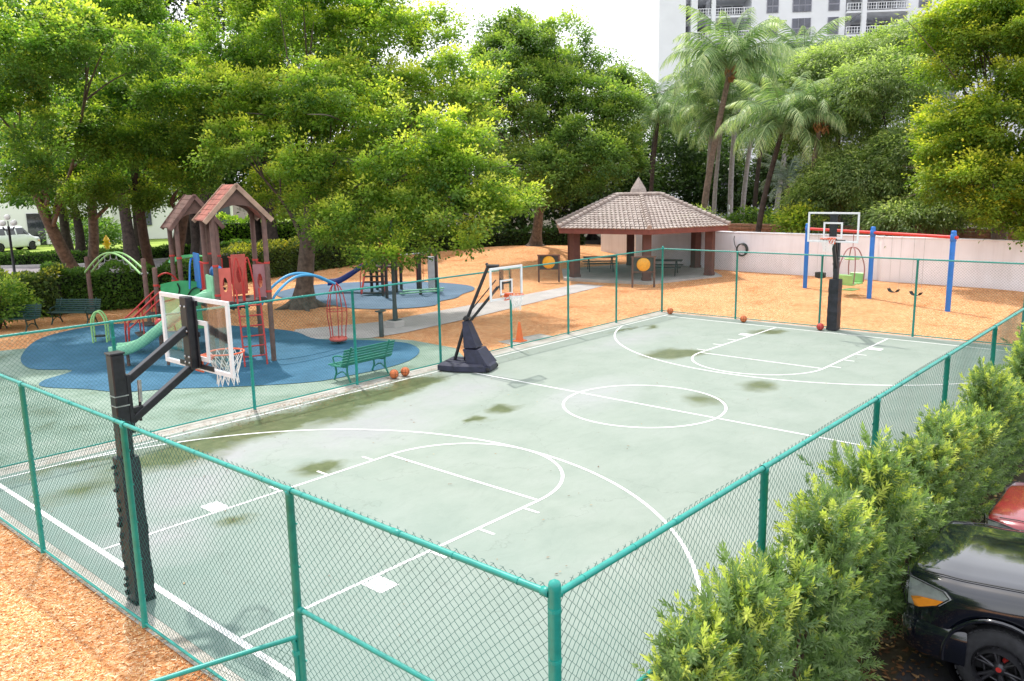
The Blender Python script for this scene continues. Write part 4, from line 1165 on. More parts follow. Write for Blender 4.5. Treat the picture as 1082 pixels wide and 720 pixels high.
    for i in range(9):
        u = i/8
        for j in range(9):
            v = j/8; pts.append((-1.72+1.12*u, 2.55-.18*u+.25*math.sin(v*2.6)-.1, .72+1.45*v+(.08*math.sin(u*3.1) if j == 8 else 0)))
    g.add(pts+[(x, y+.05, z) for x, y, z in pts], [(j*9+i, j*9+i+1, (j+1)*9+i+1, (j+1)*9+i)[::-1] for j in range(8) for i in range(8)]+[(81+j*9+i, 81+j*9+i+1, 81+(j+1)*9+i+1, 81+(j+1)*9+i) for j in range(8) for i in range(8)], True)
    cw = g.build('climbing_wall', M['play_green'], t)
    g = MB()
    def on(u, v): return (-1.72+1.12*u, 2.55-.18*u+.25*math.sin(v*2.6)-.125, .72+1.45*v)
    for ln_ in ([(.42, 1.0), (.47, .85), (.35, .68), (.05, .62), (-.0, .6)], [(.66, .7), (.8, .85), (1, .9)], [(.3, .42), (.5, .3), (.62, .1)], [(.05, .3), (.2, .2), (.25, .02)], [(.75, .55), (.62, .38), (.8, .2), (1, .15)]):
        g.tube(catmull([on(*q) for q in ln_], 4), .024, 5)
    g.build('vine_hold', M['rubber'], cw)
    # stair with red double rails at the left
    post(-1.75, 3.3, 2.62); post(-1.3, 2.85, 2.2)
    for i in range(5):
        g = MB(); g.box((-2.55+.22*i, 3.2-.02*i, .3+.3*i), (.3, .8, .05), bev=.01); g.build('step', M['deck'], t)
    for y in (2.8, 3.6):
        g = MB()
        for dz in (.0, .22): g.tube(catmull([(-2.75, y, .1), (-2.72, y, .78+dz), (-2.55, y, .98+dz), (-1.7, y, 1.72+dz), (-1.45, y, 1.8+dz)], 5), .026, 6)
        for x, z in ((-2.3, 1.2), (-1.9, 1.55)): g.tube([(x, y, z-.7), (x, y, z+.2)], .02, 6)
        g.build('stair_rail', M['play_red'], t)
    g = MB(); g.tube(arch((-1.75, 3.3, 2.3), (-.85, 3.3, 1.75), .38), .028, 8); g.build('arch_rail', M['play_red'], t)
    # bubbles, blue panels, sky blue cantilever rails
    g = MB(); g.sphere((-.42, .74, 2.62), .2, 16); g.build('bubble_window', M['play_blue'], t)
    g = MB(); g.sphere((-1.9, 2.35, 1.02), .14, 14); g.build('ball_toy', M['play_red'], t)
    g = MB(); g.box((-.66, 2.3, 2.55), (.06, .75, 1.1), bev=.02); g.build('blue_panel', M['play_blue'], t)
    g = MB(); g.tube(arch((-.7, 2.75, 2.9), (-.95, 2.2, 2.0), .3), .03, 6); g.build('grab_bar', M['play_blue'], t)
    g = MB()
    vs = []
    for i in range(9):
        a = math.pi*i/8
        for y in (4.3, 5.4): vs += [(-.3-.7*math.cos(a), y, 2.62+.22*math.sin(a))]
    g.add(vs, [(2*i, 2*i+2, 2*i+3, 2*i+1) for i in range(8)], True); g.build('canopy', M['play_green'], t)
    for y0, y1 in ((-.4, .55), (.4, 1.05)):
        g = MB(); g.tube(catmull([(.74, y0, 1.55), (1.05, y0+.05, 2.0), (1.7, y0*.6+y1*.4, 2.36), (2.4, y0*.3+y1*.7, 2.34), (3.15, y1, 2.0)], 7), .042, 8); g.build('cantilever_rail', M['play_sky'], t)
    return t
playset()

t = thing('arch_ladder', 'green arched horizontal ladder between two brown posts at the left', 'arch ladder', (9.3, 25.1, 0), math.atan2(20.75-25.14, 9.6-9.3))
for s in (0, 4.4):
    for y in (-.0,):
        g = MB(); g.lathe([(.085, 0), (.085, 2.55 if s else 2.45), (.0, 2.58 if s else 2.48)], 10, (s, y, 0)); g.build('post', M['wood'], t)
for y in (-.13, .13):
    g = MB(); g.tube(arch((.05, y, 1.85), (4.35, y, 2.0), .78, 18), .04, 8); g.build('arch_rail', M['play_lime'], t)
g = MB()
for s in (0, 4.4): g.tube([(s, -.13, 1.85+.15*(s > 0)), (s, .13, 1.85+.15*(s > 0))], .035, 6)
for i in range(3, 16, 2):
    f = i/18; z = 1.85+.15*f+.78*math.sin(math.pi*f)
    for y in (-.38, .38): pass
    g.tube(catmull([(.05+4.3*f, -.13, z), (.05+4.3*f, -.1, z-.22), (.05+4.3*f, 0, z-.27), (.05+4.3*f, .1, z-.22), (.05+4.3*f, .13, z)], 3), .015, 5)
g.build('rung', M['galv'], t)

t = thing('spinner_climber', 'red wire pod spinner hanging below the sky blue rails', 'spinner', (11.75, 11.95, 0), .4)
g = MB()
for k in range(5):
    a = 2*math.pi*k/5
    g.tube(catmull([(.03*math.cos(a), .03*math.sin(a), 2.0), (.2*math.cos(a), .2*math.sin(a), 1.75), (.33*math.cos(a), .33*math.sin(a), 1.1), (.27*math.cos(a), .27*math.sin(a), .5), (.25*math.cos(a), .25*math.sin(a), .2)], 5), .017, 6)
g.tube([(.33*math.cos(a), .33*math.sin(a), 1.1) for a in [2*math.pi*i/20 for i in range(20)]], .013, 5, closed=True)
g.build('cage', M['play_red'], t)
g = MB(); g.lathe([(0, .1), (.27, .1), (.3, .16), (.27, .21), (0, .21)], 18); g.build('footplate', M['play_coral'], t)
g = MB(); g.tube([(0, 0, 0), (0, 0, .1)], .05, 8); g.build('pivot', M['rubber'], t)
for i, (x, y, h, lab) in enumerate(((7.05, 18.85, 1.0, 'taller bright green hoop step on the blue rubber'),)):
    t = thing('hoop_step', 'bright green double hoop handle standing on the blue rubber', 'play hoop', (x, y, 0), R(-40))
    g = MB()
    for q in (-.12, .12): g.tube(catmull([(-.22, q, 0), (-.22, q, .7), (-.12, q, .98), (.0, q, 1.06), (.12, q, .98), (.22, q, .7), (.22, q, 0)], 5), .03, 8)
    g.build('hoop', M['play_lime'], t)
    g = MB(); g.box((0, 0, .22), (.34, .2, .06), bev=.02); g.build('foot_rest', M['rubber'], t)

def playset2():
    t = thing('toddler_playset', 'smaller play set with blue slide and black steps under the big tree', 'playground set', (21.6, 21.2, 0), R(-52))
    # local +x towards the camera's right
    def post(x, y, h, m=M['deck']):
        g = MB(); g.lathe([(.075, 0), (.075, h), (.0, h+.03)], 10, (x, y, 0)); g.build('post', m, t)
    for x in (-.6, .6):
        for y in (-.6, .6): post(x, y, 2.6)
    for (x, y, h) in ((.55, -2.6, 1.9), (.2, -1.8, 2.0), (1.9, -1.4, 1.9), (2.6, -.9, 2.1), (2.1, .3, 2.1), (1.4, .8, 1.6)): post(x, y, h)
    g = MB(); g.box((0, 0, 1.25), (1.35, 1.35, .08), bev=.01); g.build('deck', M['deck'], t)
    g = MB(); g.box((0, .64, 2.0), (1.0, .05, 1.3), bev=.02); g.build('back_panel', M['play_coral'], t)
    g = MB(); g.box((.64, 0, 1.75), (.05, 1.0, .8), bev=.02); g.build('play_panel', M['play_red'], t)
    for i in range(5):
        g = MB(); g.box((-.3, -.75-.2*i, 1.08-.24*i), (1.0, .24, .06), bev=.01); g.build('step', M['rubber'], t)
    for x in (-.85, .2):
        g = MB(); g.tube([(x, -.6, 1.25), (x, -1.7, .1)], .05, 6); g.tube(catmull([(x, -.6, 2.1), (x, -1.1, 1.6), (x, -1.75, .9), (x, -1.75, .1)], 5), .022, 6); g.build('stair_rail', M['play_red'], t)
    path = catmull([(-.65, 0, 1.3), (-1.0, 0, 1.25), (-1.7, -.1, .8), (-2.3, -.25, .48), (-2.8, -.35, .42)], 6)
    prof = [(-.28, .22), (-.24, .2), (-.2, 0), (.2, 0), (.24, .2), (.28, .22), (.26, -.04), (-.26, -.04)]; k = len(prof); vs = []
    for i, p in enumerate(path):
        tn = (path[min(i+1, len(path)-1)]-path[max(i-1, 0)]); sd = Vector((tn.y, -tn.x, 0)).normalized()
        for (u, v) in prof: vs.append(p+sd*u+Vector((0, 0, v)))
    g = MB(); g.add(vs, [(i*k+j, (i+1)*k+j, (i+1)*k+(j+1) % k, i*k+(j+1) % k) for i in range(len(path)-1) for j in range(k)]+[tuple(range(k)), tuple(range((len(path)-1)*k, len(path)*k))[::-1]], True); s = g.build('slide', M['play_navy'], t)
    g = MB(); g.tube([(-2.5, -.3, 0), (-2.5, -.3, .45)], .04, 6); g.build('slide_leg', M['galv'], s)
    g = MB(); g.tube([(.2, -1.8, 1.85), (2.6, -.9, 1.95)], .03, 6); g.tube([(1.9, -1.4, 1.75), (2.1, .3, 1.9)], .03, 6); g.build('overhead_bar', M['galv'], t)
    g = MB(); g.box((2.35, -.3, .85), (.5, .08, 1.7), bev=.03); g.build('activity_panel', M['boardw'], t)
    g = MB(); g.tube([(1.2, -2.2, .28), (3.0, -1.3, .28)], .035, 6); g.tube([(1.0, -1.9, .12), (2.9, -.95, .12)], .035, 6); g.build('balance_beam', M['play_mint'], t)
    g = MB(); g.tube([(1.7, -1.2, .6), (1.7, -1.2, 1.75)], .012, 5); g.tube([(2.0, -1.05, .6), (2.0, -1.05, 1.75)], .012, 5); g.box((1.85, -1.12, .6), (.4, .16, .03)); g.build('trapeze', M['play_coral'], t)
playset2()

t = thing('lamp_post', 'dark lamp post on a concrete block, its head lost in the tree', 'lamp post', (15.07, 12.97, 0))
g = MB(); g.lathe([(.1, .22), (.095, .5), (.075, .8), (.065, 3.6), (.06, 3.9)], 12); g.box((0, 0, .23), (.36, .36, .04)); g.build('pole', M['post_grey'], t)
g = MB(); g.box((0, 0, .1), (.5, .5, .26), bev=.03); g.build('footing', M['concrete'], t)
t = thing('bollard', 'short dark post beside the pale path and the green bench', 'bollard', (13.4, 11.75, 0))
g = MB(); g.lathe([(.085, 0), (.075, .85), (.0, .87)], 12); g.build('shaft', M['post_grey'], t)
g = MB(); g.box((0, 0, .88), (.34, .2, .05), bev=.01); g.build('cap', M['post_grey'], t)

for lab, (x, y), rz, top in (('yellow disc play sign closer to the big tree, brown posts', (28.75, 16.8), R(-55), 1.42), ('yellow disc play sign in front of the pavilion column', (29.4, 11.5), R(-50), 1.5)):
    t = thing('play_sign', lab, 'sign', (x, y, mound(x, y)), rz, 'yellow disc play signs')
    for q in (-.52, .52):
        g = MB(); g.box((q, 0, top/2), (.09, .09, top), bev=.01); g.build('post', M['wood'], t)
    g = MB()
    g.box((0, 0, top-.03), (1.2, .08, .06)); g.box((0, 0, top-.75), (1.0, .05, .05)); 
    pv = g.build('panel_frame', M['wood'], t)
    g = MB(); g.lathe([(.001, -.03), (.30, -.03), (.33, 0), (.30, .03), (.001, .03)], 24, (0, 0, top-.4), axis='Y'); g.build('disc', M['yellow'], t)
    g = MB(); g.box((0, .05, top-.4), (.95, .02, .66)); g.build('back_plate', M['post_grey'], t)

# ------------------------------------------------------------------ vegetation
def foliage(lobes, n, leaf, width, seed, clump=.45, per=70, droop=.3, hang=0.0, yellow=0.0, flat=.55, shrink=1.0, sub=0):
    """leaf quads gathered in clumps over the shells of ellipsoid lobes; returns (n,4,3), tint"""
    rg = np.random.default_rng(seed)
    L = np.array(lobes, float)                     # x y z rh rv
    L[:, 3:] *= shrink
    if sub:                                        # smaller billows standing out of each big lobe
        S = []
        for l in L:
            for _ in range(sub):
                u = rg.normal(size=3); u /= np.linalg.norm(u); u[2] = u[2]*.9+.1
                k = rg.uniform(.30, .52)
                S.append([l[0]+u[0]*l[3]*.78, l[1]+u[1]*l[3]*.78, l[2]+u[2]*l[4]*.82, l[3]*k, l[3]*k*rg.uniform(.8, 1.1)])
        L[:, 3:] *= .82
        L = np.concatenate([L, np.array(S)])
    wts = L[:, 3]*(L[:, 3]+2*L[:, 4]); wts /= wts.sum()
    nc = max(1, n//per)
    li = rg.choice(len(L), nc, p=wts)
    u = rg.normal(size=(nc, 3)); u /= np.linalg.norm(u, axis=1)[:, None]
    u[:, 2] = np.where(u[:, 2] < -.35, -u[:, 2]*.6, u[:, 2])
    u /= np.linalg.norm(u, axis=1)[:, None]
    rad = .60+.47*rg.random(nc)**.5
    C = L[li, :3]+u*np.stack([L[li, 3], L[li, 3], L[li, 4]], 1)*rad[:, None]
    cs = clump*(.6+.8*rg.random(nc))
    ci = np.repeat(np.arange(nc), per); m = len(ci)
    off = rg.normal(size=(m, 3))*.5; off[:, 2] *= flat
    P = C[ci]+off*cs[ci][:, None]
    P[:, 2] -= hang*np.abs(rg.normal(size=m))*(off[:, 0]**2+off[:, 1]**2)*.6
    # leaf direction: outwards from the clump centre with droop
    dv = off+u[ci]*.6+rg.normal(size=(m, 3))*.5; dv[:, 2] -= droop
    dv /= np.linalg.norm(dv, axis=1)[:, None]
    nv = np.array([0, 0, 1.0])+u[ci]*.5+rg.normal(size=(m, 3))*.55
    sd = np.cross(dv, nv); sd /= (np.linalg.norm(sd, axis=1)[:, None]+1e-9)
    nn = np.cross(sd, dv)
    ls = leaf*(.6+.7*rg.random(m)); ws = width*(.6+.7*rg.random(m))
    V = np.zeros((m, 4, 3))
    V[:, 0] = P; V[:, 2] = P+dv*ls[:, None]
    mid = P+dv*(ls*.5)[:, None]+nn*(ls*.1)[:, None]
    V[:, 1] = mid-sd*(ws*.5)[:, None]; V[:, 3] = mid+sd*(ws*.5)[:, None]
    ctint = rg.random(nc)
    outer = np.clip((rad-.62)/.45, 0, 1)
    tint = .06+.14*rg.random(m)+.26*ctint[ci]+.30*np.clip(off[:, 2]*1.6+.15, -.5, 1)+.20*outer[ci]*np.clip(.4+u[ci][:, 2], 0, 1)+yellow*np.clip(off[:, 2]*1.2+.1, 0, 1)*outer[ci]*np.clip(u[ci][:, 2]+.3, 0, 1)  # light tops and shaded undersides painted into clump tint, plus young yellow growth
    return V, np.clip(tint, 0, 1)

def fol_obj(name, V, tint, m, parent, loc):
    V = V-np.array(loc)[None, None, :]
    me = np_mesh(name, V, m, tint)
    o = bpy.data.objects.new(name, me); COL.objects.link(o); o.parent = parent
    return o

def limbs(base, fork, lobes, r0, seed, bark, parent, loc, bend=.3):
    """tapered trunk with limbs reaching into the lobes, as one mesh"""
    rnd = random.Random(seed); g = MB(); base, fork = Vector(base), Vector(fork); lo = Vector(loc)
    mid = base.lerp(fork, .5)+Vector((rnd.uniform(-bend, bend), rnd.uniform(-bend, bend), 0))*.5
    pts = catmull([base, mid, fork], 6); k = len(pts)
    rs = [r0*(1.0-.32*i/(k-1)) for i in range(k)]; rs[0] = r0*1.75; rs[1] = r0*1.3; rs[2] = r0*1.1
    tp = fork+(fork-mid)*.35+Vector((rnd.uniform(-.3, .3), rnd.uniform(-.3, .3), .9))
    g.tube([p-lo for p in pts+[fork.lerp(tp, .45), tp]], rs+[r0*.42, r0*.08], 10)
    for a in range(5):
        an = a*1.26+rnd.random(); g.tube([base-lo+Vector((math.cos(an)*r0*.6, math.sin(an)*r0*.6, .32)), base-lo+Vector((math.cos(an)*r0*1.9, math.sin(an)*r0*1.9, .06)), base-lo+Vector((math.cos(an)*r0*3.1, math.sin(an)*r0*3.1, -.06))], [r0*.5, r0*.32, r0*.1], 6)
    for lb in lobes:
        c = Vector(lb[:3]); st = pts[int(k*rnd.uniform(.62, .98))-1]
        m1 = st.lerp(c, .4)+Vector((rnd.uniform(-.6, .6), rnd.uniform(-.6, .6), rnd.uniform(.1, .9)))
        q = catmull([st, m1, c], 5); rr = r0*rnd.uniform(.26, .40)
        g.tube([p-lo for p in q], [rr*(1-.78*i/(len(q)-1)) for i in range(len(q))], 7)
        for _ in range(4):
            s2 = q[rnd.randint(3, len(q)-2)]; e = c+Vector((rnd.gauss(0, .6)*lb[3], rnd.gauss(0, .6)*lb[3], rnd.uniform(-.3, .8)*lb[4]))
            g.tube([p-lo for p in catmull([s2, s2.lerp(e, .5)+Vector((0, 0, .2)), e], 3)], [rr*.34, rr*.3, rr*.26, rr*.22, rr*.18, rr*.13, rr*.06], 5)
    return g.build('trunk', bark, parent)

def tree(label, base, forks, lobes, n, leaf, width, m, bark, r0, seed, group=None, name='tree', **kw):
    t = thing(name, label, 'tree', base, 0, group)
    per_f = [[] for _ in forks]
    for i, lb in enumerate(lobes):
        dist = [math.hypot(lb[0]-f[1][0], lb[1]-f[1][1]) for f in forks]; per_f[dist.index(min(dist))].append(lb)
    for i, f in enumerate(forks):
        limbs(f[0], f[1], per_f[i][:9], r0*(1-.18*i), seed+i, bark, t, base)
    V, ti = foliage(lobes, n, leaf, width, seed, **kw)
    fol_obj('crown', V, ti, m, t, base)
    return t

LB = {
'MAIN': [(16.82, 19.35, 11.39, 3.46, 2.11), (18.95, 17.8, 10.6, 2.75, 2.1), (19.25, 14.75, 8.4, 2.0, 1.7), (16.31, 15.97, 7.79, 2.53, 1.63), (15.16, 19.29, 7.96, 2.26, 1.88), (13.27, 19.3, 6.28, 1.64, 1.38), (15.36, 16.7, 5.5, 2.19, 1.75), (16.29, 13.38, 5.43, 2.08, 1.56), (17.85, 11.9, 5.56, 1.75, 1.57), (15.04, 14.43, 3.75, 1.92, 1.57), (16.81, 11.52, 3.81, 1.88, 1.43), (15.15, 13.04, 2.58, 1.23, 0.96), (18.74, 10.95, 4.22, 1.2, 0.63), (16.24, 20.97, 4.8, 1.82, 1.42), (21.38, 14.0, 8.28, 1.56, 1.56), (13.87, 21.27, 8.4, 1.52, 1.52)],
'T1': [(6.81, 22.31, 9.95, 2.27, 1.78), (8.44, 20.63, 9.61, 1.96, 1.63), (10.61, 22.95, 11.45, 1.79, 1.61), (9.73, 27.64, 7.89, 2.36, 1.97), (7.03, 24.35, 7.57, 1.73, 2.08), (12.09, 28.86, 7.24, 2.54, 1.91), (13.39, 30.47, 4.92, 2.04, 1.58), (12.44, 33.03, 4.96, 2.32, 1.62), (7.58, 26.28, 5.56, 1.3, 1.11)],
'T2': [(13.56, 23.73, 8.57, 2.37, 1.78), (15.79, 23.62, 9.88, 1.85, 1.64), (13.3, 26.11, 6.53, 1.87, 1.58), (14.6, 23.16, 7.03, 1.61, 1.41), (14.14, 27.92, 10.57, 2.56, 2.14), (18.65, 25.37, 11.14, 1.78, 2.23), (14.25, 25.62, 5.5, 1.48, 0.84)],
'BACKL': [(23.33, 41.18, 15.62, 4.16, 2.97), (27.81, 40.88, 15.56, 3.78, 2.83), (21.76, 46.44, 17.9, 4.31, 3.08), (30.96, 38.75, 17.47, 3.82, 3.18), (34.96, 32.89, 15.97, 3.15, 2.52)],
'T4': [(37.44, 22.88, 12.7, 2.91, 2.62), (35.55, 23.63, 9.83, 3.18, 2.89), (38.49, 21.5, 9.28, 3.23, 2.94), (38.52, 19.73, 6.34, 1.98, 2.21), (36.33, 25.78, 12.91, 2.38, 2.67), (36.19, 21.24, 5.81, 3.44, 2.3), (33.98, 22.39, 5.29, 2.54, 1.98), (35.48, 26.74, 8.9, 2.41, 3.62), (40.49, 20.39, 9.88, 1.49, 2.08)],
'RT': [(36.75, -0.76, 10.0, 2.43, 2.43), (35.99, -2.02, 7.15, 2.37, 2.17), (36.56, 0.06, 6.9, 1.87, 1.87), (35.86, -1.39, 4.44, 2.22, 1.7), (36.51, 0.28, 4.86, 1.48, 1.26), (37.92, -1.44, 11.98, 2.43, 1.62), (36.05, -2.34, 3.16, 1.45, 0.88), (37.43, 0.71, 10.23, 1.52, 2.1), (37.22, -3.25, 8.27, 2.36, 4.72), (37.32, -3.91, 4.39, 2.39, 2.39)],
'BAM1': [(43.33, 5.53, 8.91, 2.8, 2.55), (41.93, 3.23, 5.35, 2.2, 2.44), (47.45, 5.72, 11.77, 2.7, 1.89), (41.39, 1.37, 3.21, 2.61, 1.04), (39.99, 2.74, 2.93, 2.13, 0.95), (44.37, 1.81, 5.32, 1.99, 2.99)],
'BAM2': [(44.44, 8.41, 7.62, 2.45, 2.72), (42.01, 6.31, 4.43, 2.57, 2.06), (46.35, 9.01, 10.7, 2.51, 1.95), (42.37, 8.22, 3.65, 1.6, 1.28)],
'BACKR': [(62.48, 30.55, 6.49, 3.03, 3.89), (67.69, 29.5, 4.27, 4.53, 4.08), (67.87, 24.78, 5.07, 3.92, 4.35), (69.56, 21.02, 4.99, 3.43, 4.28), (60.36, 30.18, 2.29, 3.41, 2.13), (68.9, 17.23, 2.49, 4.14, 3.31), (69.83, 31.83, 8.84, 2.8, 3.73), (53.11, 30.28, 4.51, 3.94, 3.15)],
'TWR': [(65.11, 18.69, 12.31, 3.14, 1.96), (68.96, 17.07, 13.98, 2.81, 1.77), (71.82, 14.92, 14.4, 3.24, 2.43)],
'BACKL2': [(21.38, 57.3, 4.25, 4.25, 1.77), (25.33, 55.81, 5.96, 3.71, 2.97), (21.68, 60.54, 7.53, 4.46, 2.97), (27.58, 52.51, 6.61, 3.67, 2.94), (33.67, 44.18, 2.81, 4.39, 1.46), (36.45, 39.55, 3.46, 4.31, 2.16), (31.34, 48.1, 5.05, 4.42, 2.95)],
}
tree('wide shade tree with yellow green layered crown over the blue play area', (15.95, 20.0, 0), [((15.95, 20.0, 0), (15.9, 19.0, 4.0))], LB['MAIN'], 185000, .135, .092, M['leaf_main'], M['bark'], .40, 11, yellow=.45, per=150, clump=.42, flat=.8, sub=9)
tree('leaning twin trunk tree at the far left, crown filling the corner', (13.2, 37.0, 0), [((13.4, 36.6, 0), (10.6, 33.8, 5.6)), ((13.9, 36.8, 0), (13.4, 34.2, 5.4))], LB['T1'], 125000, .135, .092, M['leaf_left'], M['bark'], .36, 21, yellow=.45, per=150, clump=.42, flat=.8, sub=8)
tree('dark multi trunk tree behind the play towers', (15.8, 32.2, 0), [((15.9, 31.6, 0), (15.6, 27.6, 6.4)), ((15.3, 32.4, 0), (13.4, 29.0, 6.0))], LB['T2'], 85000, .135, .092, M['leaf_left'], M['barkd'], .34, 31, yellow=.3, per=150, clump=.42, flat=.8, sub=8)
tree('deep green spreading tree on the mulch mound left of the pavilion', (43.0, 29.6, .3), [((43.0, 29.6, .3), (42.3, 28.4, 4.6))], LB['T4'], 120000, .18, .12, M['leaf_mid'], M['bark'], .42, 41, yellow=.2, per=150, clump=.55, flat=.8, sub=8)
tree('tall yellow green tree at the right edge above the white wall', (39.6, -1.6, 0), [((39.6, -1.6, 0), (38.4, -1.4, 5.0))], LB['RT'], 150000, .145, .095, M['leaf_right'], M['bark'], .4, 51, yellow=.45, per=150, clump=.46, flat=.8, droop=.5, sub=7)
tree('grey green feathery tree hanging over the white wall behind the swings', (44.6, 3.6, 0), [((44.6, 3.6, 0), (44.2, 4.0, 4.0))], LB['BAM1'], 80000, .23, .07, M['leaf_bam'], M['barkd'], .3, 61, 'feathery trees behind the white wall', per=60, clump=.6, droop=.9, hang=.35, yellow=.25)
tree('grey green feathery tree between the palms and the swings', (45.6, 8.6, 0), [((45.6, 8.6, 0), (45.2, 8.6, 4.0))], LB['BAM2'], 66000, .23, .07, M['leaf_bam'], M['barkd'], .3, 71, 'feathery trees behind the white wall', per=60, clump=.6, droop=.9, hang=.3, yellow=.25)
for i, (ids, lab) in enumerate(((( 0, 2), 'tall dark background tree above the left corner trees'), ((1, 3), 'tall dark background tree behind the twin play towers'))):
    lb = [LB['BACKL'][k] for k in ids]; b = (lb[0][0], lb[0][1], 0)
    low = [(l[0], l[1], l[2]-5, l[3], 2.6) for l in lb]
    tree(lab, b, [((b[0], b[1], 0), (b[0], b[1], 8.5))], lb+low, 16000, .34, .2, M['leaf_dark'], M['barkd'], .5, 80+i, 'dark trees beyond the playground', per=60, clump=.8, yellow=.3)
labs = ['dark tree right behind the pavilion roof', 'dark tree filling the gap left of the leaning palm', 'dark tree behind the leaning palm trunk', 'dark tree behind the second palm pair', None, 'dark tree low behind the feathery trees', 'dark tree top left of the highest palm', 'dark tree between the mound tree and the pavilion']
for i, lb in enumerate(LB['BACKR']):
    if labs[i] is None: continue
    b = (lb[0], lb[1], 0)
    tree(labs[i], b, [((b[0], b[1], 0), (b[0], b[1], max(1.5, lb[2]-1)))], [lb, (lb[0]+1, lb[1]-1.5, max(1.6, lb[2]-2.5), lb[3]*.9, 2.2)], 9000, .38, .2, M['leaf_dark'], M['barkd'], .28, 100+i, 'dark trees behind the palms', per=50, clump=.8, yellow=.25)
for i, lb in enumerate(LB['TWR']):
    b = (lb[0], lb[1], 0)
    tree(['green treetop below the tower balconies, left of three', 'green treetop below the tower, middle of three', 'green treetop against the tower, right of three'][i], b, [((b[0], b[1], 0), (b[0], b[1], lb[2]-2))], [lb, (lb[0], lb[1], lb[2]-3, lb[3], 2.4)], 9000, .34, .2, M['leaf_deep'], M['barkd'], .3, 120+i, 'treetops below the apartment tower', per=50, clump=.7, yellow=.4)
labs = ['dark leafy tree behind the hydrant and lawn', 'tall leafy tree behind the leaning left trunk', 'leafy tree shading the white house', 'leafy tree behind the first play tower', 'low dark tree behind the yellow green hedge', 'dark tree behind the widest crown and mound', 'tall dark tree behind the multi trunk tree']
for i, lb in enumerate(LB['BACKL2']):
    b = (lb[0], lb[1], 0)
    tree(labs[i], b, [((b[0], b[1], 0), (b[0], b[1], max(1.8, lb[2]-.5)))], [(lb[0], lb[1], lb[2]+.8, lb[3], lb[4])], 9000, .34, .2, M['leaf_deep'], M['barkd'], .4, 140+i, 'trees along the road and lawn', per=50, clump=.7, yellow=.3)

for i, (x, y, z, rh, rv, lab) in enumerate(((34.9, 40.0, 8.5, 5.5, 5.0, 'dark tree mass between the widest crown and the mound tree'), (42.5, 40.5, 6.0, 6.5, 5.5, 'dark tree behind the trunk of the mound tree'), (50.5, 37.0, 5.5, 6.0, 5.0, 'dark tree behind the pavilion, left of its finial'),
        (25.0, 46.0, 8.0, 6.0, 5.0, 'tall dark tree above the yellow topped hedge'), (57.0, 34.5, 5.0, 5.5, 5.0, 'dark tree farther behind the pavilion'), (19.5, 44.0, 12.0, 5.5, 4.5, 'high dark crown between the left trees'))):
    zt = max(1.2, z-2.5); b = (x, y, 0)
    tree(lab, b, [((x, y, 0), (x, y, zt))], [(x, y, z, rh, rv), (x+1.2, y-1.5, max(2.4, z-rv*.7) if z < 7 else z-2.5, rh*.85, rv*.6)], 15000, .38, .23, M['leaf_dark'] if i % 3 else M['leaf_deep'], M['barkd'], .4, 160+i, 'dark trees beyond the playground', per=55, clump=.8, yellow=.25)

def hedge(label, pts, w, h, n, leaf, m, seed, name='hedge', ytop=.5, group=None):
    """clipped hedge along a polyline"""
    rg = np.random.default_rng(seed); P = np.array(pts, float)
    seg = np.linalg.norm(np.diff(P, axis=0), axis=1); cum = np.concatenate([[0], np.cumsum(seg)])
    base = (float(P[0, 0]), float(P[0, 1]), 0)
    t = thing(name, label, 'hedge', base, 0, group)
    s = rg.random(n)*cum[-1]; k = np.clip(np.searchsorted(cum, s)-1, 0, len(seg)-1); f = (s-cum[k])/seg[k]
    C = P[k]+(P[k+1]-P[k])*f[:, None]; dr = (P[k+1]-P[k])/seg[k][:, None]; pn = np.stack([-dr[:, 1], dr[:, 0]], 1)
    face = rg.random(n); a = np.where(face < .42, -1.0, np.where(face < .6, 1.0, rg.random(n)*2-1)); top = face >= .6
    lump = 1+.09*np.sin(s*2.3+seed)+.06*np.sin(s*5.1)
    z = np.where(top, h*lump-rg.random(n)**2*.15, rg.random(n)*h*lump); a = a*(1-rg.random(n)**2*.25)
    pos = np.stack([C[:, 0]+pn[:, 0]*a*w/2*lump, C[:, 1]+pn[:, 1]*a*w/2*lump, z], 1)
    dv = rg.normal(size=(n, 3))*.7; dv[:, :2] += pn*a[:, None]*.8; dv[:, 2] += np.where(top, .7, .1); dv /= np.linalg.norm(dv, axis=1)[:, None]
    sd = np.cross(dv, rg.normal(size=(n, 3))); sd /= np.linalg.norm(sd, axis=1)[:, None]
    ls = leaf*(.6+.8*rg.random(n)); V = np.zeros((n, 4, 3))
    V[:, 0] = pos; V[:, 2] = pos+dv*ls[:, None]; mid = pos+dv*(ls*.5)[:, None]
    V[:, 1] = mid-sd*(ls*.26)[:, None]; V[:, 3] = mid+sd*(ls*.26)[:, None]
    ti = .08+.38*rg.random(n)+ytop*np.clip((z/h-.78)*4, 0, 1)*rg.random(n)
    fol_obj('foliage', V, np.clip(ti, 0, 1), m, t, base)
    # dark twiggy core
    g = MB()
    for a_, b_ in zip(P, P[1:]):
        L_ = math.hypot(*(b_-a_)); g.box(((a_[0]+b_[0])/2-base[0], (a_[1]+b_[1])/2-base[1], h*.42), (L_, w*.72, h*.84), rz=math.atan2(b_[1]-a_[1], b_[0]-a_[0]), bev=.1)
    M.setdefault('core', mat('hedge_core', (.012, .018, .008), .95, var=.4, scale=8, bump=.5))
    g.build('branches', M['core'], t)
    return t
hedge('long hedge with yellow new growth on top, behind the play towers', [(19.2, 31.6), (24, 33.4), (29.5, 34.4), (33.5, 35.2)], 1.6, 1.75, 15000, .17, M['leaf_hedge'], 5, ytop=1.0)
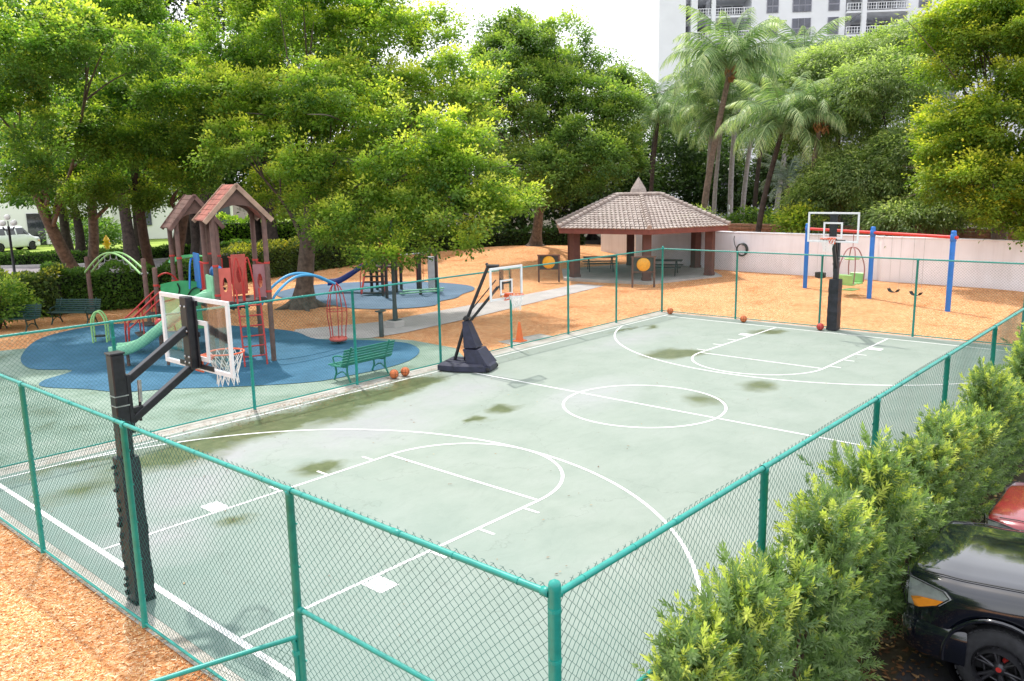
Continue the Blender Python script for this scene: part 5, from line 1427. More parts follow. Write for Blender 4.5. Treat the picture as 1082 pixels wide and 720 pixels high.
hedge('dark clipped hedge behind the mound tree', [(34.5, 36.4), (41.5, 33.2), (49, 29.8)], 1.3, 1.55, 12000, .2, M['leaf_dark'], 6, ytop=.2)
hedge('dark hedge behind the shaded bench and the arch ladder', [(8.6, 28.2), (12.4, 26.8), (14.6, 26.0)], 1.8, 1.75, 13000, .15, M['leaf_deep'], 7, ytop=.3)
hedge('leafy mixed hedge at the far left above the half hidden bench', [(4.5, 30.5), (7.4, 28.6), (9.2, 27.6)], 2.2, 1.7, 12000, .17, M['leaf_hedge'], 8, ytop=.6)
hedge('low dark hedge along the kerb of the road', [(12.5, 58.5), (17, 55.2), (21, 52.0), (28, 51.6), (36, 52)], 1.1, .85, 9000, .2, M['leaf_deep'], 9, ytop=.5)
hedge('bright hedge on the lawn behind the rear play tower', [(31.5, 57), (37, 53), (46, 47)], 2.5, 2.6, 9000, .28, M['leaf_main'], 10, ytop=.5)
def shrub(label, c, rh, rv, n, leaf, width, m, seed, group=None, **kw):
    t = thing('shrub', label, 'shrub', (c[0], c[1], 0), 0, group)
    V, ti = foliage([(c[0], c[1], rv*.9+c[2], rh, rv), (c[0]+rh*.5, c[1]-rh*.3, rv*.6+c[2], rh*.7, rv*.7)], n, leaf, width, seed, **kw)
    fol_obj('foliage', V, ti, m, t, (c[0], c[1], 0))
    g = MB(); rnd = random.Random(seed)
    for k in range(6):
        a = rnd.random()*6.28; g.tube(catmull([(0, 0, -.05), (math.cos(a)*rh*.3, math.sin(a)*rh*.3, rv*.7+c[2]*.7), (math.cos(a)*rh*.7, math.sin(a)*rh*.7, rv*1.4+c[2])], 4), [.05-.004*i for i in range(9)], 5)
    g.build('stems', M['stem'], t)
shrub('leafy olive green shrub at the left edge before the half hidden bench', (5.9, 25.2, 0), 1.0, .95, 5000, .15, .075, M['leaf_left'], 201, per=30, clump=.4, yellow=.3)
shrub('yellow green bush above the wall beside the far backboard', (39.8, 8.1, 1.4), 1.2, 1.1, 4200, .2, .1, M['leaf_right'], 202, per=30, clump=.4, yellow=.5)
shrub('dark rounded bush beside the yellow hydrant', (25.6, 66.5, 0), 2.6, 1.5, 4000, .3, .16, M['leaf_deep'], 203, per=30, clump=.6)
for i, (x, y, z, rh, rv) in enumerate(((46.0, 17.5, .8, 1.4, 1.2), (47.5, 14.6, .9, 1.5, 1.2), (46.0, 11.6, 1.0, 1.4, 1.0), (49.0, 20.5, .8, 1.6, 1.2))):
    shrub(['low bush at the foot of the leaning palm', 'low bush between the two central palm trunks', 'low bush right of the second palm trunk', 'low bush left of the leaning palm behind the roof'][i], (x, y, z), rh, rv, 3000, .26, .1, (M['leaf_bam'], M['leaf_deep'], M['leaf_left'], M['leaf_deep'])[i], 210+i, 'low bushes behind the white wall', per=30, clump=.5, yellow=.4)

# ---- palms
def frond_mesh(L_, droop, seed, leafl=.75, nl=38, name='frond', m=None, stiff=0.0):
    rg = np.random.default_rng(seed)
    t = np.linspace(0, 1, 14)
    # arc in the xz plane starting along +x with rise, then drooping
    ang = R(48)-(R(48)+droop)*t**1.25; x = np.concatenate([[0], np.cumsum(np.cos(ang[:-1]))])*L_/13; z = np.concatenate([[0], np.cumsum(np.sin(ang[:-1]))])*L_/13
    s = np.linspace(.14, .99, nl); px = np.interp(s, t, x); pz = np.interp(s, t, z); an = np.interp(s, t, ang)
    V = []; ti = []
    for sd in (-1, 1):
        for k in range(nl):
            ll = leafl*(math.sin(math.pi*min(1, .2+.8*s[k]))**.6)*(.85+.3*rg.random())
            dirv = np.array([math.cos(an[k])*.55, sd*.75, -.35-.55*rg.random()*(1-stiff)+math.sin(an[k])*.55]); dirv /= np.linalg.norm(dirv)
            p = np.array([px[k], 0, pz[k]]); wv = np.array([math.cos(an[k]), 0, math.sin(an[k])])*.034*(L_/4)
            m_ = p+dirv*ll*.5+np.array([0, 0, .05]); e = p+dirv*ll+np.array([0, 0, -.22*ll*(1-stiff)])
            V += [[p-wv*.6, m_-wv, m_+wv, p+wv*.6], [m_-wv, e, e, m_+wv]]; q = rg.random()*.5+.15+.25*(s[k] > .7); ti += [q, q+.15]
    rach = MB(); rach.tube([(float(a), 0, float(b)) for a, b in zip(x, z)], [.045*(1-.85*i/13) for i in range(14)], 5)
    Vr = np.array([[rach.v[i] for i in f] for f in rach.f if len(f) == 4], float)
    V = np.concatenate([np.array(V, float), Vr]); ti = np.concatenate([np.array(ti), np.full(len(Vr), .75)])
    return np_mesh(name, V, m or M['leaf_palm'], ti)
FR = [frond_mesh(4.3, R(62), 300, .95), frond_mesh(4.4, R(82), 301, 1.0), frond_mesh(4.0, R(40), 302, .85), frond_mesh(4.1, R(100), 303, .95)]
FRs = [frond_mesh(2.6, R(30), 310, .6, 30, m=M['leaf_silver'], stiff=.6), frond_mesh(2.6, R(60), 311, .6, 30, m=M['leaf_silver'], stiff=.6)]
def palm(label, base, top, r, seed, bark, nf=20, sc=1.0, husk=False, fr=None, group='coconut palms behind the white wall', bow=.6):
    fr = fr or FR; rnd = random.Random(seed)
    t = thing('palm_tree', label, 'palm tree', base, 0, group)
    b, e = Vector((0, 0, 0)), Vector(top)-Vector(base)
    md = b.lerp(e, .5)+Vector((e.x, e.y, 0)).normalized()*-bow*.3 if (abs(e.x)+abs(e.y)) > .2 else b.lerp(e, .5)
    pts = catmull([b, md, e], 14); k = len(pts)
    g = MB(); g.tube(pts, [r*(1.25 if i == 0 else 1)*(1-.3*i/k)*(1+.05*(i % 2)) for i in range(k)], 9); g.build('trunk', bark, t)
    if husk:
        g = MB()
        for i in range(16):
            a = rnd.random()*6.28; z0 = -rnd.random()*.9
            g.tube(catmull([e+Vector((math.cos(a)*.1, math.sin(a)*.1, z0)), e+Vector((math.cos(a)*.32, math.sin(a)*.32, z0+.25)), e+Vector((math.cos(a)*.42, math.sin(a)*.42, z0+rnd.uniform(-.1, .5)))], 3), [.1, .1, .09, .08, .07, .05, .02], 5)
        g.build('husk', M['husk'], t)
    for i in range(nf):
        lev = i/nf
        o = bpy.data.objects.new('frond', fr[(0 if lev < .35 else (1 if lev < .7 else 3)) % len(fr)] if lev > .22 else fr[2 % len(fr)]); COL.objects.link(o); o.parent = t
        o.location = e+Vector((0, 0, .1-.3*lev))
        q = sc*rnd.uniform(.85, 1.12)
        o.rotation_euler = (rnd.uniform(-.25, .25), R(-38+62*lev)+rnd.uniform(-.12, .12), i*2.39996+rnd.uniform(-.2, .2)); o.scale = (q, q, q)
    return t
palm('tall leaning coconut palm with orange husk under its crown', (46.6, 18.05, 0), (47.45, 16.45, 12.2), .24, 1, M['palmbark'], 26, 1.32, True)
palm('shorter coconut palm with curved dark trunk right of the tallest', (40.6, 11.2, 0), (41.1, 10.0, 7.6), .18, 2, M['barkd'], 24, 1.0)
palm('coconut palm standing left, just beside the mound tree crown', (55.0, 27.4, 0), (55.4, 26.8, 10.6), .2, 3, M['barkd'], 22, 1.15)
palm('coconut palm with pale thin trunk behind the tallest palm', (51.5, 20.2, 0), (50.4, 19.2, 10.6), .17, 4, M['palmgrey'], 20, 1.05)
palm('coconut palm showing against the tower balconies', (63.0, 20.0, 0), (63.4, 18.3, 14.0), .22, 5, M['palmgrey'], 22, 1.25)
palm('low coconut palm with husky trunk beside the feathery tree', (41.4, 8.5, 0), (41.6, 8.0, 8.3), .18, 6, M['palmbark'], 22, .85, True)
palm('coconut palm with straight dark trunk in the palm group centre', (48.6, 15.0, 0), (49.0, 14.6, 9.2), .17, 7, M['barkd'], 16, .8)
palm('coconut palm with pale straight trunk beside the sign discs', (56.0, 20.4, 0), (56.2, 20.2, 11.8), .22, 8, M['palmgrey'], 16, .85)
palm('coconut palm with pale trunk close beside the leaning palm, its head lower', (49.4, 18.4, 0), (49.2, 17.9, 8.6), .17, 31, M['palmgrey'], 20, 1.0)
palm('coconut palm head showing between the leaning palm and the tower', (54.0, 18.6, 0), (54.3, 17.6, 11.4), .19, 32, M['palmgrey'], 20, 1.1)
palm('coconut palm with dark trunk just right of the pavilion finial', (51.0, 24.6, 0), (51.2, 24.2, 9.4), .19, 33, M['barkd'], 20, .95)
palm('silver green fan palm low behind the far backboard', (43.5, 7.6, 1.2), (43.4, 7.5, 4.6), .22, 9, M['palmbark'], 18, .9, False, FRs, 'silver palms behind the white wall', 0)
palm('silver green fan palm low between the palm trunks', (50.0, 13.4, .8), (50.0, 13.3, 4.6), .2, 10, M['palmbark'], 18, 1.1, False, FRs, 'silver palms behind the white wall', 0)

# ---- podocarpus hedge beside the fence: individual shrubs built from sprigs
def podo_mesh(seed, h, rx, ry, ns):
    rg = np.random.default_rng(seed); VV = []; TT = []
    stems = MB(); rnd = random.Random(seed)
    nst = 6
    tops = []
    for k in range(nst):
        a = rnd.random()*6.28; q = rnd.uniform(.3, 1.0)
        tops.append((math.cos(a)*rx*.75*q, math.sin(a)*ry*.75*q, h*rnd.uniform(.72, 1.06)))
        stems.tube(catmull([(tops[-1][0]*.3, tops[-1][1]*.3, 0), (tops[-1][0]*.75, tops[-1][1]*.75, h*.5), tops[-1]], 5), [.03*(1-.85*i/10) for i in range(11)], 5)
    for i in range(ns):
        z = h*(.04+.98*rg.random()**.85); prof = (1-.62*max(0, (z/h-.45)/.6)**1.6)*(.8+.2*min(1, z/(.25*h)))
        a = rg.random()*6.283; q = (.35+.7*rg.random()**.5)*prof
        if rg.random() < .34:
            tp = tops[rg.integers(nst)]; f = rg.random()**.6; z = tp[2]*(.55+.45*f); cx, cy = tp[0]+rg.normal()*.07, tp[1]+rg.normal()*.07
        else: cx, cy = math.cos(a)*rx*q, math.sin(a)*ry*q
        out = np.array([cx/(rx+.01), cy/(ry+.01), 0])
        ax = out*.75+np.array([rg.normal()*.5, rg.normal()*.5, .45+.6*z/h]); ax /= np.linalg.norm(ax)
        L_ = .16+.16*rg.random(); nl = 30
        young = rg.random() < (.07+.27*(z/h > .68)*(np.linalg.norm(out) > .3)); ybase = .72+.25*rg.random() if young else .12+.35*rg.random()
        e1 = np.cross(ax, [.3, .2, .9]); e1 /= np.linalg.norm(e1); e2 = np.cross(ax, e1)
        s = np.sort(rg.random(nl)); ph = np.arange(nl)*2.4+rg.random(nl)*.5
        P = np.array([cx, cy, z])+ax[None]*(s*L_)[:, None]
        rd = e1[None]*np.cos(ph)[:, None]+e2[None]*np.sin(ph)[:, None]
        el = .25+.95*s[:, None]
        dv = rd*(1.15-.55*s[:, None])+ax[None]*el; dv /= np.linalg.norm(dv, axis=1)[:, None]
        sd = np.cross(dv, ax[None]); sd /= np.linalg.norm(sd, axis=1)[:, None]+1e-9
        ll = (.06+.05*rg.random(nl))*(1.0-.2*s); ww = .0165+.007*rg.random(nl)
        V = np.zeros((nl, 4, 3)); V[:, 0] = P; tip = P+dv*ll[:, None]; tip[:, 2] -= .012*(1-s); V[:, 2] = tip
        mid = P+dv*(ll*.5)[:, None]; V[:, 1] = mid-sd*(ww*.5)[:, None]; V[:, 3] = mid+sd*(ww*.5)[:, None]
        VV.append(V); TT.append(np.clip(ybase+.18*s*(1 if young else .8)+rg.normal(size=nl)*.05, 0, 1))
    return np_mesh('foliage', np.concatenate(VV), M['leaf_pod'], np.concatenate(TT)), stems
PM = []
for i, (h, rx, ry, ns) in enumerate(((1.78, .50, .25, 500), (2.0, .56, .27, 560), (2.14, .46, .26, 520), (1.6, .50, .25, 440))):
    me, st = podo_mesh(400+i, h, rx, ry, ns); so_ = st.build('stems', M['stem']); sme = so_.data; bpy.data.objects.remove(so_); PM.append((me, sme))
names = ['first', 'second', 'third', 'fourth', 'fifth', 'sixth', 'seventh', 'eighth', 'ninth', 'tenth', 'eleventh', 'twelfth', 'thirteenth', 'fourteenth', 'fifteenth', 'sixteenth', 'seventeenth', 'eighteenth', 'nineteenth', 'twentieth']
rnd = random.Random(12); x = .55
for i in range(19):
    sc_ = (.92 if i == 0 else 1.0)*rnd.uniform(.9, 1.07)
    t = thing('hedge_shrub', '%s podocarpus shrub of the fence hedge counted from the near fence corner' % names[i], 'shrub', (x, -7.23+rnd.uniform(-.04, .04), 0), rnd.uniform(-.35, .35)+(math.pi if i % 2 else 0), 'podocarpus shrubs along the fence')
    me, sme = PM[(i*3+1) % 4]
    for nm, dt in (('foliage', me), ('stems', sme)):
        o = bpy.data.objects.new(nm, dt); COL.objects.link(o); o.parent = t
    t.scale = (sc_, sc_*.95, sc_*(1.07 if x < 2.2 else 1.0 if x < 5.2 else .96)*rnd.uniform(.88, 1.09))
    x += .80+rnd.uniform(-.08, .08)

# ------------------------------------------------------------------ cars
def make_car(label, cx, fy, z0, paint, P, name='parked_car', group=None, rz=0.0, badge=False):
    """front at local y=0, body towards -y; P: dict of proportions"""
    t = thing(name, label, P.get('cat', 'car'), (cx, fy, z0), rz, group)
    W = P['w']; Ln = P['len']; hood = P['hood']; cowl = P['cowl']; roof = P['roof']; wr = P['wr']; wf = P['wf']; wb = P['wb']; bump = P.get('bump', .55)
    belt = cowl+.02
    def lerp(a, b, f): return a+(b-a)*max(0, min(1, f))
    st = []; y = 0.0
    ys = sorted(set([0, .03, .08, .15, .24, .34, .45]+[round(.45+.07*i, 3) for i in range(int((Ln-.6)/.07))]+[Ln-.1, Ln-.03, Ln]))
    hl = P['hl']; wsl = P['wsl']; rl = P['rl']
    g = MB(); rows = []
    for y in ys:
        nose = min(1, y/.45); e = 1-(1-nose)**2.4
        ww = W/2*(.865+.135*e) if y < .45 else W/2
        if y > Ln-.15: ww = W/2*(1-.05*(y-(Ln-.15))/.15)
        zh = lerp(hood-.045, hood, y/.35) if y < .5 else lerp(hood, cowl, (y-.5)/(hl-.5))
        ztop, wtop = zh, ww*.80
        if y > hl:
            f = (y-hl)/wsl; ztop = lerp(zh, roof, f); wtop = lerp(ww*.80, ww*.74, f)
        if y > rl:
            f = (y-rl)/(Ln-rl); ztop = lerp(roof, P.get('tail', belt+.05), f**P.get('tailp', 3.0)); wtop = lerp(ww*.74, ww*.8, f)
        zb = lerp(.42, .30, y/.3)
        for yc in (wf, wf+wb):
            dd = abs(y-yc)
            if dd < wr+.09: zb = max(zb, wr+math.sqrt(max(0, (wr+.09)**2-dd**2)))
        zsh = min(belt if y > hl else zh-.05, ztop-.015)
        zs2 = zsh-.13
        crown = .035*e
        rows.append([(0, ztop+crown), (wtop*.64, ztop+crown*.9), (wtop*.72, ztop+crown*.3), (wtop, ztop), (ww*.95, zsh+.0), (ww*.985, zs2), (ww*1.0, (zs2+zb)/2 if zs2 > zb else zb+.01), (ww*.985, zb+.02 if zb+.02 < zs2 else zs2-.005), (ww*.9, zb)])
    k = len(rows[0]); vs = []
    for y, r_ in zip(ys, rows):
        for sgn in (1, -1):
            for (x_, z_) in r_: vs.append((sgn*x_, -y, z_))
    nst = len(ys)
    for i in range(nst-1):
        cab = ys[i] >= hl-.001
        for s_ in (0, 1):
            for j in range(k-1):
                a = i*2*k+s_*k+j; b = a+1; c = (i+1)*2*k+s_*k+j+1; d_ = (i+1)*2*k+s_*k+j
                ygl = (ys[i] > hl+.25 and ys[i] < Ln-.35 and j == 3); wsh = (cab and ys[i] < hl+wsl-.05 and j < 3)
                pil = any(abs(ys[i]-p_) < .05 for p_ in (hl+wsl+.75, hl+wsl+1.75))
                g.mi = 1 if ((ygl and not pil) or wsh) else 0
                g.add([vs[a], vs[b], vs[c], vs[d_]], [(0, 1, 2, 3) if s_ == 1 else (3, 2, 1, 0)], True)
    g.mi = 0
    fr = [vs[0+j] for j in range(k)]+[vs[k+j] for j in range(k)][::-1]
    g.add(fr, [tuple(range(2*k))])
    e0 = (nst-1)*2*k; g.add([vs[e0+j] for j in range(k)]+[vs[e0+k+j] for j in range(k)][::-1], [tuple(range(2*k))[::-1]])
    body = g.build('body', [paint, M['carglass']], t)
    bm_mod = body.modifiers.new('weld', 'WELD'); bm_mod.merge_threshold = .0005
    sb = body.modifiers.new('subd', 'SUBSURF'); sb.levels = 1; sb.render_levels = 1
    # dark wells and underside
    g = MB(); g.box((0, -Ln/2, .5), (W*.86, Ln*.9, .42)); g.build('underbody', M['trimblk'], t)
    # bumper
    def bumper_pts(z, inset=0.0, hw=None):
        hw = hw or W/2; return [(sx*(hw-inset), yy, z) for sx, yy in ((-1, -.52), )]
    g = MB()
    prof = [(-W*.5-.005, -.62), (-W*.497, -.30), (-W*.455, -.05), (-W*.33, .035), (0, .06), (W*.33, .035), (W*.455, -.05), (W*.497, -.30), (W*.5+.005, -.62)]
    pts = catmull([(x_, y_, 0) for x_, y_ in prof], 4); m_ = len(pts); zs_ = [(.30, -.03), (.34, .0), (bump-.02, .012), (bump+.06, .0), (bump+.09, -.03)]
    vv = []
    for (z_, off) in zs_:
        for p in pts:
            nrm = Vector((p.x*.25, p.y+.5, 0)).normalized(); vv.append((p.x+nrm.x*off, p.y+nrm.y*off, z_))
    g.add(vv, [(a*m_+i, a*m_+i+1, (a+1)*m_+i+1, (a+1)*m_+i) for a in range(len(zs_)-1) for i in range(m_-1)], True)
    bp_ = g.build('bumper', paint, t)
    g = MB(); g.box((0, .055, .42), (W*.5, .03, .16), bev=.02); g.build('lower_grille', M['trimblk'], bp_)
    for sx in (-1, 1):
        g = MB(); g.box((sx*W*.39, -.012, .46), (W*.11, .04, .11), rz=-sx*.42, bev=.012); g.build('fog_lamp_panel', M['galv'], bp_)
    # grille
    g = MB(); g.box((0, .0, bump+.26), (W*.46, .04, .24), bev=.02)
    for i in range(3): g.box((0, .022, bump+.19+.07*i), (W*.44, .02, .02))
    gr = g.build('grille', M['trimblk'], t)
    # headlights: reflector tray, lens, amber corner
    for sx in (-1, 1):
        hz = P['hz']
        F = lambda y_: .865+.135*(1-(1-min(1, y_/.45))**2.4)
        o3 = [(.60, .022, hz+.10), (.58, .022, hz-.08), (.72, .022, hz-.135), (F(.06)+.015, -.055, hz-.15), (F(.2)+.018, -.2, hz-.125), (F(.36)+.014, -.36, hz-.05), (F(.46)+.004, -.46, hz+.05), (F(.4)*.987, -.40, hz+.105), (F(.2)*.985, -.2, hz+.135), (F(.05)*.97, -.04, hz+.13)]
        o3 = [(sx*W/2*a_, b_+P.get('hoff', 0), c_) for a_, b_, c_ in o3]; cen = (sx*W/2*.915, -.05+P.get('hoff', 0), hz-.005)
        n3 = len(o3)
        g = MB(); g.add(o3+[cen], [((i, (i+1) % n3, n3) if sx < 0 else (n3, (i+1) % n3, i)) for i in range(n3)], False); hlt = g.build('headlight', M['chrome'], t)
        pf = [Vector(q)*1.0+Vector((sx*.012, .018, .0)) for q in o3]
        g = MB(); cl_ = Vector(cen)+Vector((sx*.03, .045, 0)); g.add(pf+[cl_], [((i, (i+1) % n3, n3) if sx < 0 else (n3, (i+1) % n3, i)) for i in range(n3)], True); g.build('lens', M['lens'], hlt)
        g = MB(); am = [Vector(o3[4]).lerp(Vector(o3[3]), .3), o3[4], o3[5], Vector(o3[6]).lerp(Vector(o3[5]), .4), Vector(o3[5]).lerp(Vector(cen), .55), Vector(o3[4]).lerp(Vector(cen), .6)]
        am = [Vector(q)+Vector((sx*.02, .026, .006)) for q in am]; g.add(am, [(0, 1, 5), (1, 4, 5), (1, 2, 4), (2, 3, 4)]); g.build('turn_signal', M['amber'], hlt)
        g = MB(); g.sphere((sx*W/2*.90, -.025, hz+.02), .06, 14); g.build('bulb', M['lens'], hlt)
        g = MB(); g.tube([Vector(q)+Vector((sx*.014, .02, 0)) for q in o3], .007, 5, closed=True); g.build('bezel', M['trimblk'], hlt)
    # hood shut lines and raised centre
    for sx in (-1, 1):
        pts = []; g = MB()
        for y, r_ in zip(ys, rows):
            if .12 < y < hl: pts.append((sx*(r_[3][0]+.03), -y, r_[3][1]-.004))
        g.tube(pts, .006, 4); g.build('hood_gap', M['trimblk'], body)
    # flares and wheels
    for yc in (wf, wf+wb):
        for sx in (-1, 1):
            g = MB(); g.tube([(sx*(W/2+.002), -yc+math.cos(a)*(wr+.095), wr+math.sin(a)*(wr+.095)) for a in [R(-8)+R(196)*i/22 for i in range(23)]], .022, 6, flat=.9)
            g.build('fender_flare', paint if not P.get('flare') else M[P['flare']], t)
            g = MB(); g.lathe([(wr+.07, -.12), (wr+.07, .12)], 28, (sx*(W/2-.15), -yc, wr), axis='X'); g.lathe([(.001, -.0), (wr+.07, 0)], 28, (sx*(W/2-.27), -yc, wr), axis='X'); g.build('wheel_well', M['well'], t)
            tw = P['tw']; xo = sx*(W/2-.02-tw/2)
            wh = MB(); pr = [(wr*.60, -tw/2+.01), (wr*.66, -tw/2), (wr*.86, -tw/2-.004), (wr*.955, -tw/2+.02), (wr, -tw/2+.05), (wr, tw/2-.05), (wr*.955, tw/2-.02), (wr*.86, tw/2+.004), (wr*.66, tw/2), (wr*.60, tw/2-.01)]
            wh.lathe(pr, 40, (xo, -yc, wr), axis='X')
            for i in range(44):
                a = 2*math.pi*i/44
                for q in (-1, 1): wh.box((xo+q*tw*.36, -yc+math.cos(a+q*.04)*wr*.985, wr+math.sin(a+q*.04)*wr*.985), (tw*.2, .012, .034), rx=a)
            tyre = wh.build('wheel', M['tyre'], t)
            g = MB(); fx = xo+sx*tw*.42; R6 = wr*.6
            g.lathe([(R6*1.0, -.02), (R6*1.02, .015), (R6*.93, .02), (R6*.88, -.0), (R6*.88, -.12)], 36, (fx, -yc, wr), axis='X')
            for i in range(6):
                a = 2*math.pi*i/6+.3
                for da in (-.13, .13):
                    p, q = Vector((fx-.0, -yc+math.cos(a)*R6*.2, wr+math.sin(a)*R6*.2)), Vector((fx-.004*sx, -yc+math.cos(a+da)*R6*.9, wr+math.sin(a+da)*R6*.9))
                    g.tube([p, q], [.022, .018], 6)
                a2 = a+math.pi/6; g.tube([(fx-.02*sx, -yc+math.cos(a+.13)*R6*.62, wr+math.sin(a+.13)*R6*.62), (fx-.02*sx, -yc+math.cos(a+2*math.pi/6-.13)*R6*.62, wr+math.sin(a+2*math.pi/6-.13)*R6*.62)], .012, 5)
            g.lathe([(.001, .02), (R6*.26, .018), (R6*.3, -.02)] if sx > 0 else [(.001, -.02), (R6*.26, -.018), (R6*.3, .02)], 20, (fx, -yc, wr), axis='X')
            rimo = g.build('rim', M['alloy'], tyre)
            g = MB(); g.lathe([(.001, 0), (R6*.8, 0)], 24, (fx-sx*.1, -yc, wr), axis='X'); g.build('brake_disc', M['trimblk'], tyre)
            if badge:
                g = MB(); g.box((fx-sx*.06, -yc-R6*.38, wr+R6*.46), (.07, .09, .16), rx=.7, bev=.015); g.build('brake_caliper', M['play_red'], tyre)
                g = MB(); g.lathe([(.001, .0), (R6*.11, .0)], 18, (fx+sx*.024, -yc, wr), axis='X'); g.build('hub_emblem', M['play_red'], rimo)
    return t
make_car('black off-road car with amber corner lamps parked against the hedge', 4.98, -7.66, 0, M['carblack'], dict(w=1.93, len=4.75, hood=1.13, cowl=1.22, roof=1.8, wr=.39, wf=.90, wb=2.79, hl=1.45, wsl=.75, rl=4.2, tw=.27, hz=.92, bump=.57, cat='car'), badge=True, group='cars parked along the hedge')
make_car('red car beyond the black one, only its front corner showing', 7.45, -7.85, 0, M['carred'], dict(w=1.82, len=4.5, hood=.92, cowl=1.0, roof=1.48, wr=.34, wf=.92, wb=2.7, hl=1.3, wsl=.85, rl=3.6, tw=.22, hz=.74, bump=.46), group='cars parked along the hedge')
make_car('white van parked in front of the white house at the far left', 24.0, 74.6, .0, M['carwhite'], dict(w=1.95, len=5.2, hood=1.15, cowl=1.3, roof=2.15, wr=.36, wf=.9, wb=3.2, hl=.8, wsl=.75, rl=5.0, tw=.24, hz=.85, bump=.5, cat='van'), name='parked_van', rz=R(-70))
make_car('maroon car half seen through the far backboard, above the wall', 44.8, 6.9, 1.25, M['carmaroon'], dict(w=1.85, len=4.5, hood=1.0, cowl=1.1, roof=1.62, wr=.35, wf=.9, wb=2.7, hl=1.2, wsl=.7, rl=4.1, tw=.22, hz=.8, bump=.5), rz=R(25))

# ------------------------------------------------------------------ background buildings and street things
def apartment():
    D0 = Vector((98.0, 53.2, 0)); rz = R(-54)
    t = thing('apartment_tower', 'tall white apartment tower with balconies behind the palms', 'building', D0, rz)
    # local x along the facade to the right, +y away from the camera
    S = 2.9; H = S*14
    g = MB()
    g.box((1.75, 3.0, H/2), (3.5, 12, H)); g.box((3.85, 4.6, H/2), (.7, 9, H)); g.box((4.6, 3, H/2), (.8, 12.6, H)); g.box((5.9, 7.5, H/2), (1.8, 4, H))
    g.box((9.4, 6.0, H/2), (5.2, 7, H)); g.box((18.0, 3, H/2), (12.0, 12, H)); g.box((27.9, 6.2, H/2), (7.8, 6, H)); g.box((39.8, 3, H/2), (16, 12, H))
    g.build('wall', M['apt'], t)
    for x, w_ in ((7.0, .5), (26.1, .55)):
        g = MB(); g.box((x, -3.75, H/2), (w_, .6, H)); g.build('pier', M['apt'], t)
    for i in range(14):
        z = i*S
        for (x0, x1, yb) in ((5.05, 6.7, 5.45), (7.3, 11.9, 2.45), (24.05, 25.8, 3.15), (26.4, 31.75, 3.15)):
            fl = MB(); y0 = -3.6
            fl.box(((x0+x1)/2, (y0+yb)/2, z+.1), (x1-x0, yb-y0, .26)); b_ = fl.build('balcony', M['apt'], t)
            r_ = MB(); r_.box(((x0+x1)/2, y0+.05, z+1.18), (x1-x0, .07, .08)); r_.box(((x0+x1)/2, y0+.05, z+.38), (x1-x0, .06, .06)); r_.box(((x0+x1)/2, y0+.05, z+.78), (x1-x0, .05, .05))
            n_ = int((x1-x0)/.3)
            for k in range(n_+1): r_.box((x0+(x1-x0)*k/n_, y0+.05, z+.76), (.12 if k % 4 == 0 else .06, .055, .8))
            r_.build('railing', M['apt'], b_)
            dk = MB(); n_ = max(1, int((x1-x0)/1.5))
            for k in range(n_): dk.box((x0+(x1-x0)*(k+.5)/n_, yb-.03, z+1.42), ((x1-x0)/n_*.86, .08, 2.2))
            dk.build('balcony_door', M['aptwin'], b_)
        for (x, w_) in ((3.85, .5), (14.7, 1.4), (18.45, 2.3), (22.5, 1.3), (33.9, 1.5), (37.5, 2.0), (43.5, 1.8)):
            yf = 0.1 if x < 4 else -3.0
            f = MB(); f.box((x, yf-.03, z+1.5), (w_+.12, .1, 2.12)); fo = f.build('window', M['aptd'], t)
            p = MB(); cols = max(1, int(w_/.7))
            for c_ in range(cols):
                for (zz, hh) in ((z+.85, .7), (z+1.95, 1.15)):
                    p.box((x-w_/2+w_*(c_+.5)/cols, yf-.07, zz), (w_/cols-.1, .05, hh))
            p.build('pane', M['aptwin'], fo)
    g = MB(); g.box((23, 3, H+.3), (47, 14, .6)); g.build('roof', M['apt'], t)
apartment()
def villa():
    t = thing('white_house', 'low white house with maroon openings behind the lawn', 'building', (22.5, 82, 0), R(-27))
    g = MB(); g.box((0, 4, 3.4), (22, 8, 6.8), bev=.05); g.box((17, 6.5, 3.6), (12, 8, 7.2), bev=.05); g.build('wall', M['villa'], t)
    for (x, w_, z0, h_, m) in ((-1.2, 2.6, .9, 1.7, 'maroon'), (4.2, 1.5, 0, 3.1, 'carglass')):
        g = MB(); g.box((x, -.03, z0+h_/2), (w_, .12, h_)); g.build('door' if z0 == 0 else 'window', M[m], t)
    for x in (7.5, 9.6): 
        g = MB(); g.box((x, -.03, 2.2), (1.2, .12, 1.6)); g.build('window', M['aptwin'], t)
    for x in (14, 18, 22):
        g = MB(); g.box((x, 2.44, 2.4), (1.4, .12, 1.8)); g.build('window', M['aptwin'], t)
    g = MB(); g.box((0, 4, 6.9), (22.4, 8.4, .2)); g.box((17, 6.5, 7.3), (12.4, 8.4, .2)); g.build('roof', M['villa'], t)
villa()
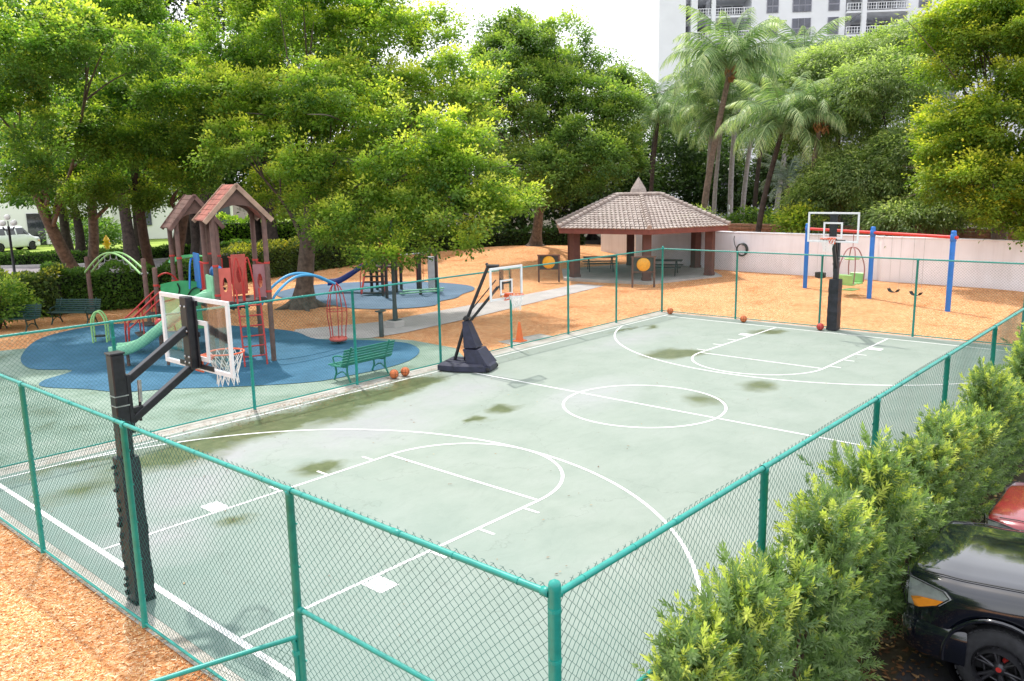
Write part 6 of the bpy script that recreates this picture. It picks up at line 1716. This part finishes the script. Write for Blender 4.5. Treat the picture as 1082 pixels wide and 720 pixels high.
t = thing('fire_hydrant', 'yellow fire hydrant on the lawn edge beyond the road', 'fire hydrant', (25.6, 62.5, 0), .4)
g = MB(); g.lathe([(.28, 0), (.28, .08), (.2, .1), (.19, .95), (.27, .97), (.27, 1.05), (.2, 1.1), (.17, 1.25), (.06, 1.36), (.06, 1.45), (0, 1.46)], 16); g.build('barrel', M['hydrant'], t)
for a in (0, math.pi, math.pi*1.5):
    g = MB(); p = Vector((math.cos(a), math.sin(a), 0)); g.tube([p*.15+Vector((0, 0, .72)), p*.36+Vector((0, 0, .72))], .11, 10); g.build('outlet_cap', M['hydrant'], t)
t = thing('street_lamp', 'black street lamp with milky globes at the far left', 'street lamp', (12.4, 43.6, 0))
g = MB(); g.lathe([(.16, 0), (.14, .25), (.08, .5), (.065, 3.1), (.09, 3.14), (.05, 3.2)], 12)
for k in range(4):
    a = k*math.pi/2+.4; g.tube(catmull([(0, 0, 3.0), (math.cos(a)*.28, math.sin(a)*.28, 2.98), (math.cos(a)*.4, math.sin(a)*.4, 3.16)], 4), .025, 6)
g.tube([(0, 0, 3.2), (0, 0, 3.5)], .03, 6); g.build('pole', M['black'], t)
for k in range(5):
    a = k*math.pi/2+.4; c_ = (math.cos(a)*.4, math.sin(a)*.4, 3.38) if k < 4 else (0, 0, 3.72)
    g = MB(); g.sphere(c_, .17, 14); g.build('globe', M['globe'], t)
t = thing('slim_post', 'thin black lamp post behind the dark hedge by the mound tree', 'lamp post', (44.2, 33.6, 0))
g = MB(); g.lathe([(.12, 0), (.07, .4), (.055, 3.6), (.08, 3.65)], 10); g.build('pole', M['black'], t)
g = MB(); g.sphere((0, 0, 3.85), .2, 12); g.build('globe', M['globe'], t)
t = thing('garden_sign', 'small sign with two white discs among the palm trunks', 'sign', (46.8, 16.0, 0), R(40))
g = MB(); g.tube([(0, 0, 0), (0, 0, 3.5)], .04, 6); g.build('post', M['galv'], t)
for z in (2.75, 3.2):
    g = MB(); g.lathe([(.001, -.02), (.24, -.02), (.24, .02), (.001, .02)], 18, (0, -.06, z), axis='Y'); g.build('disc', M['white'], t)
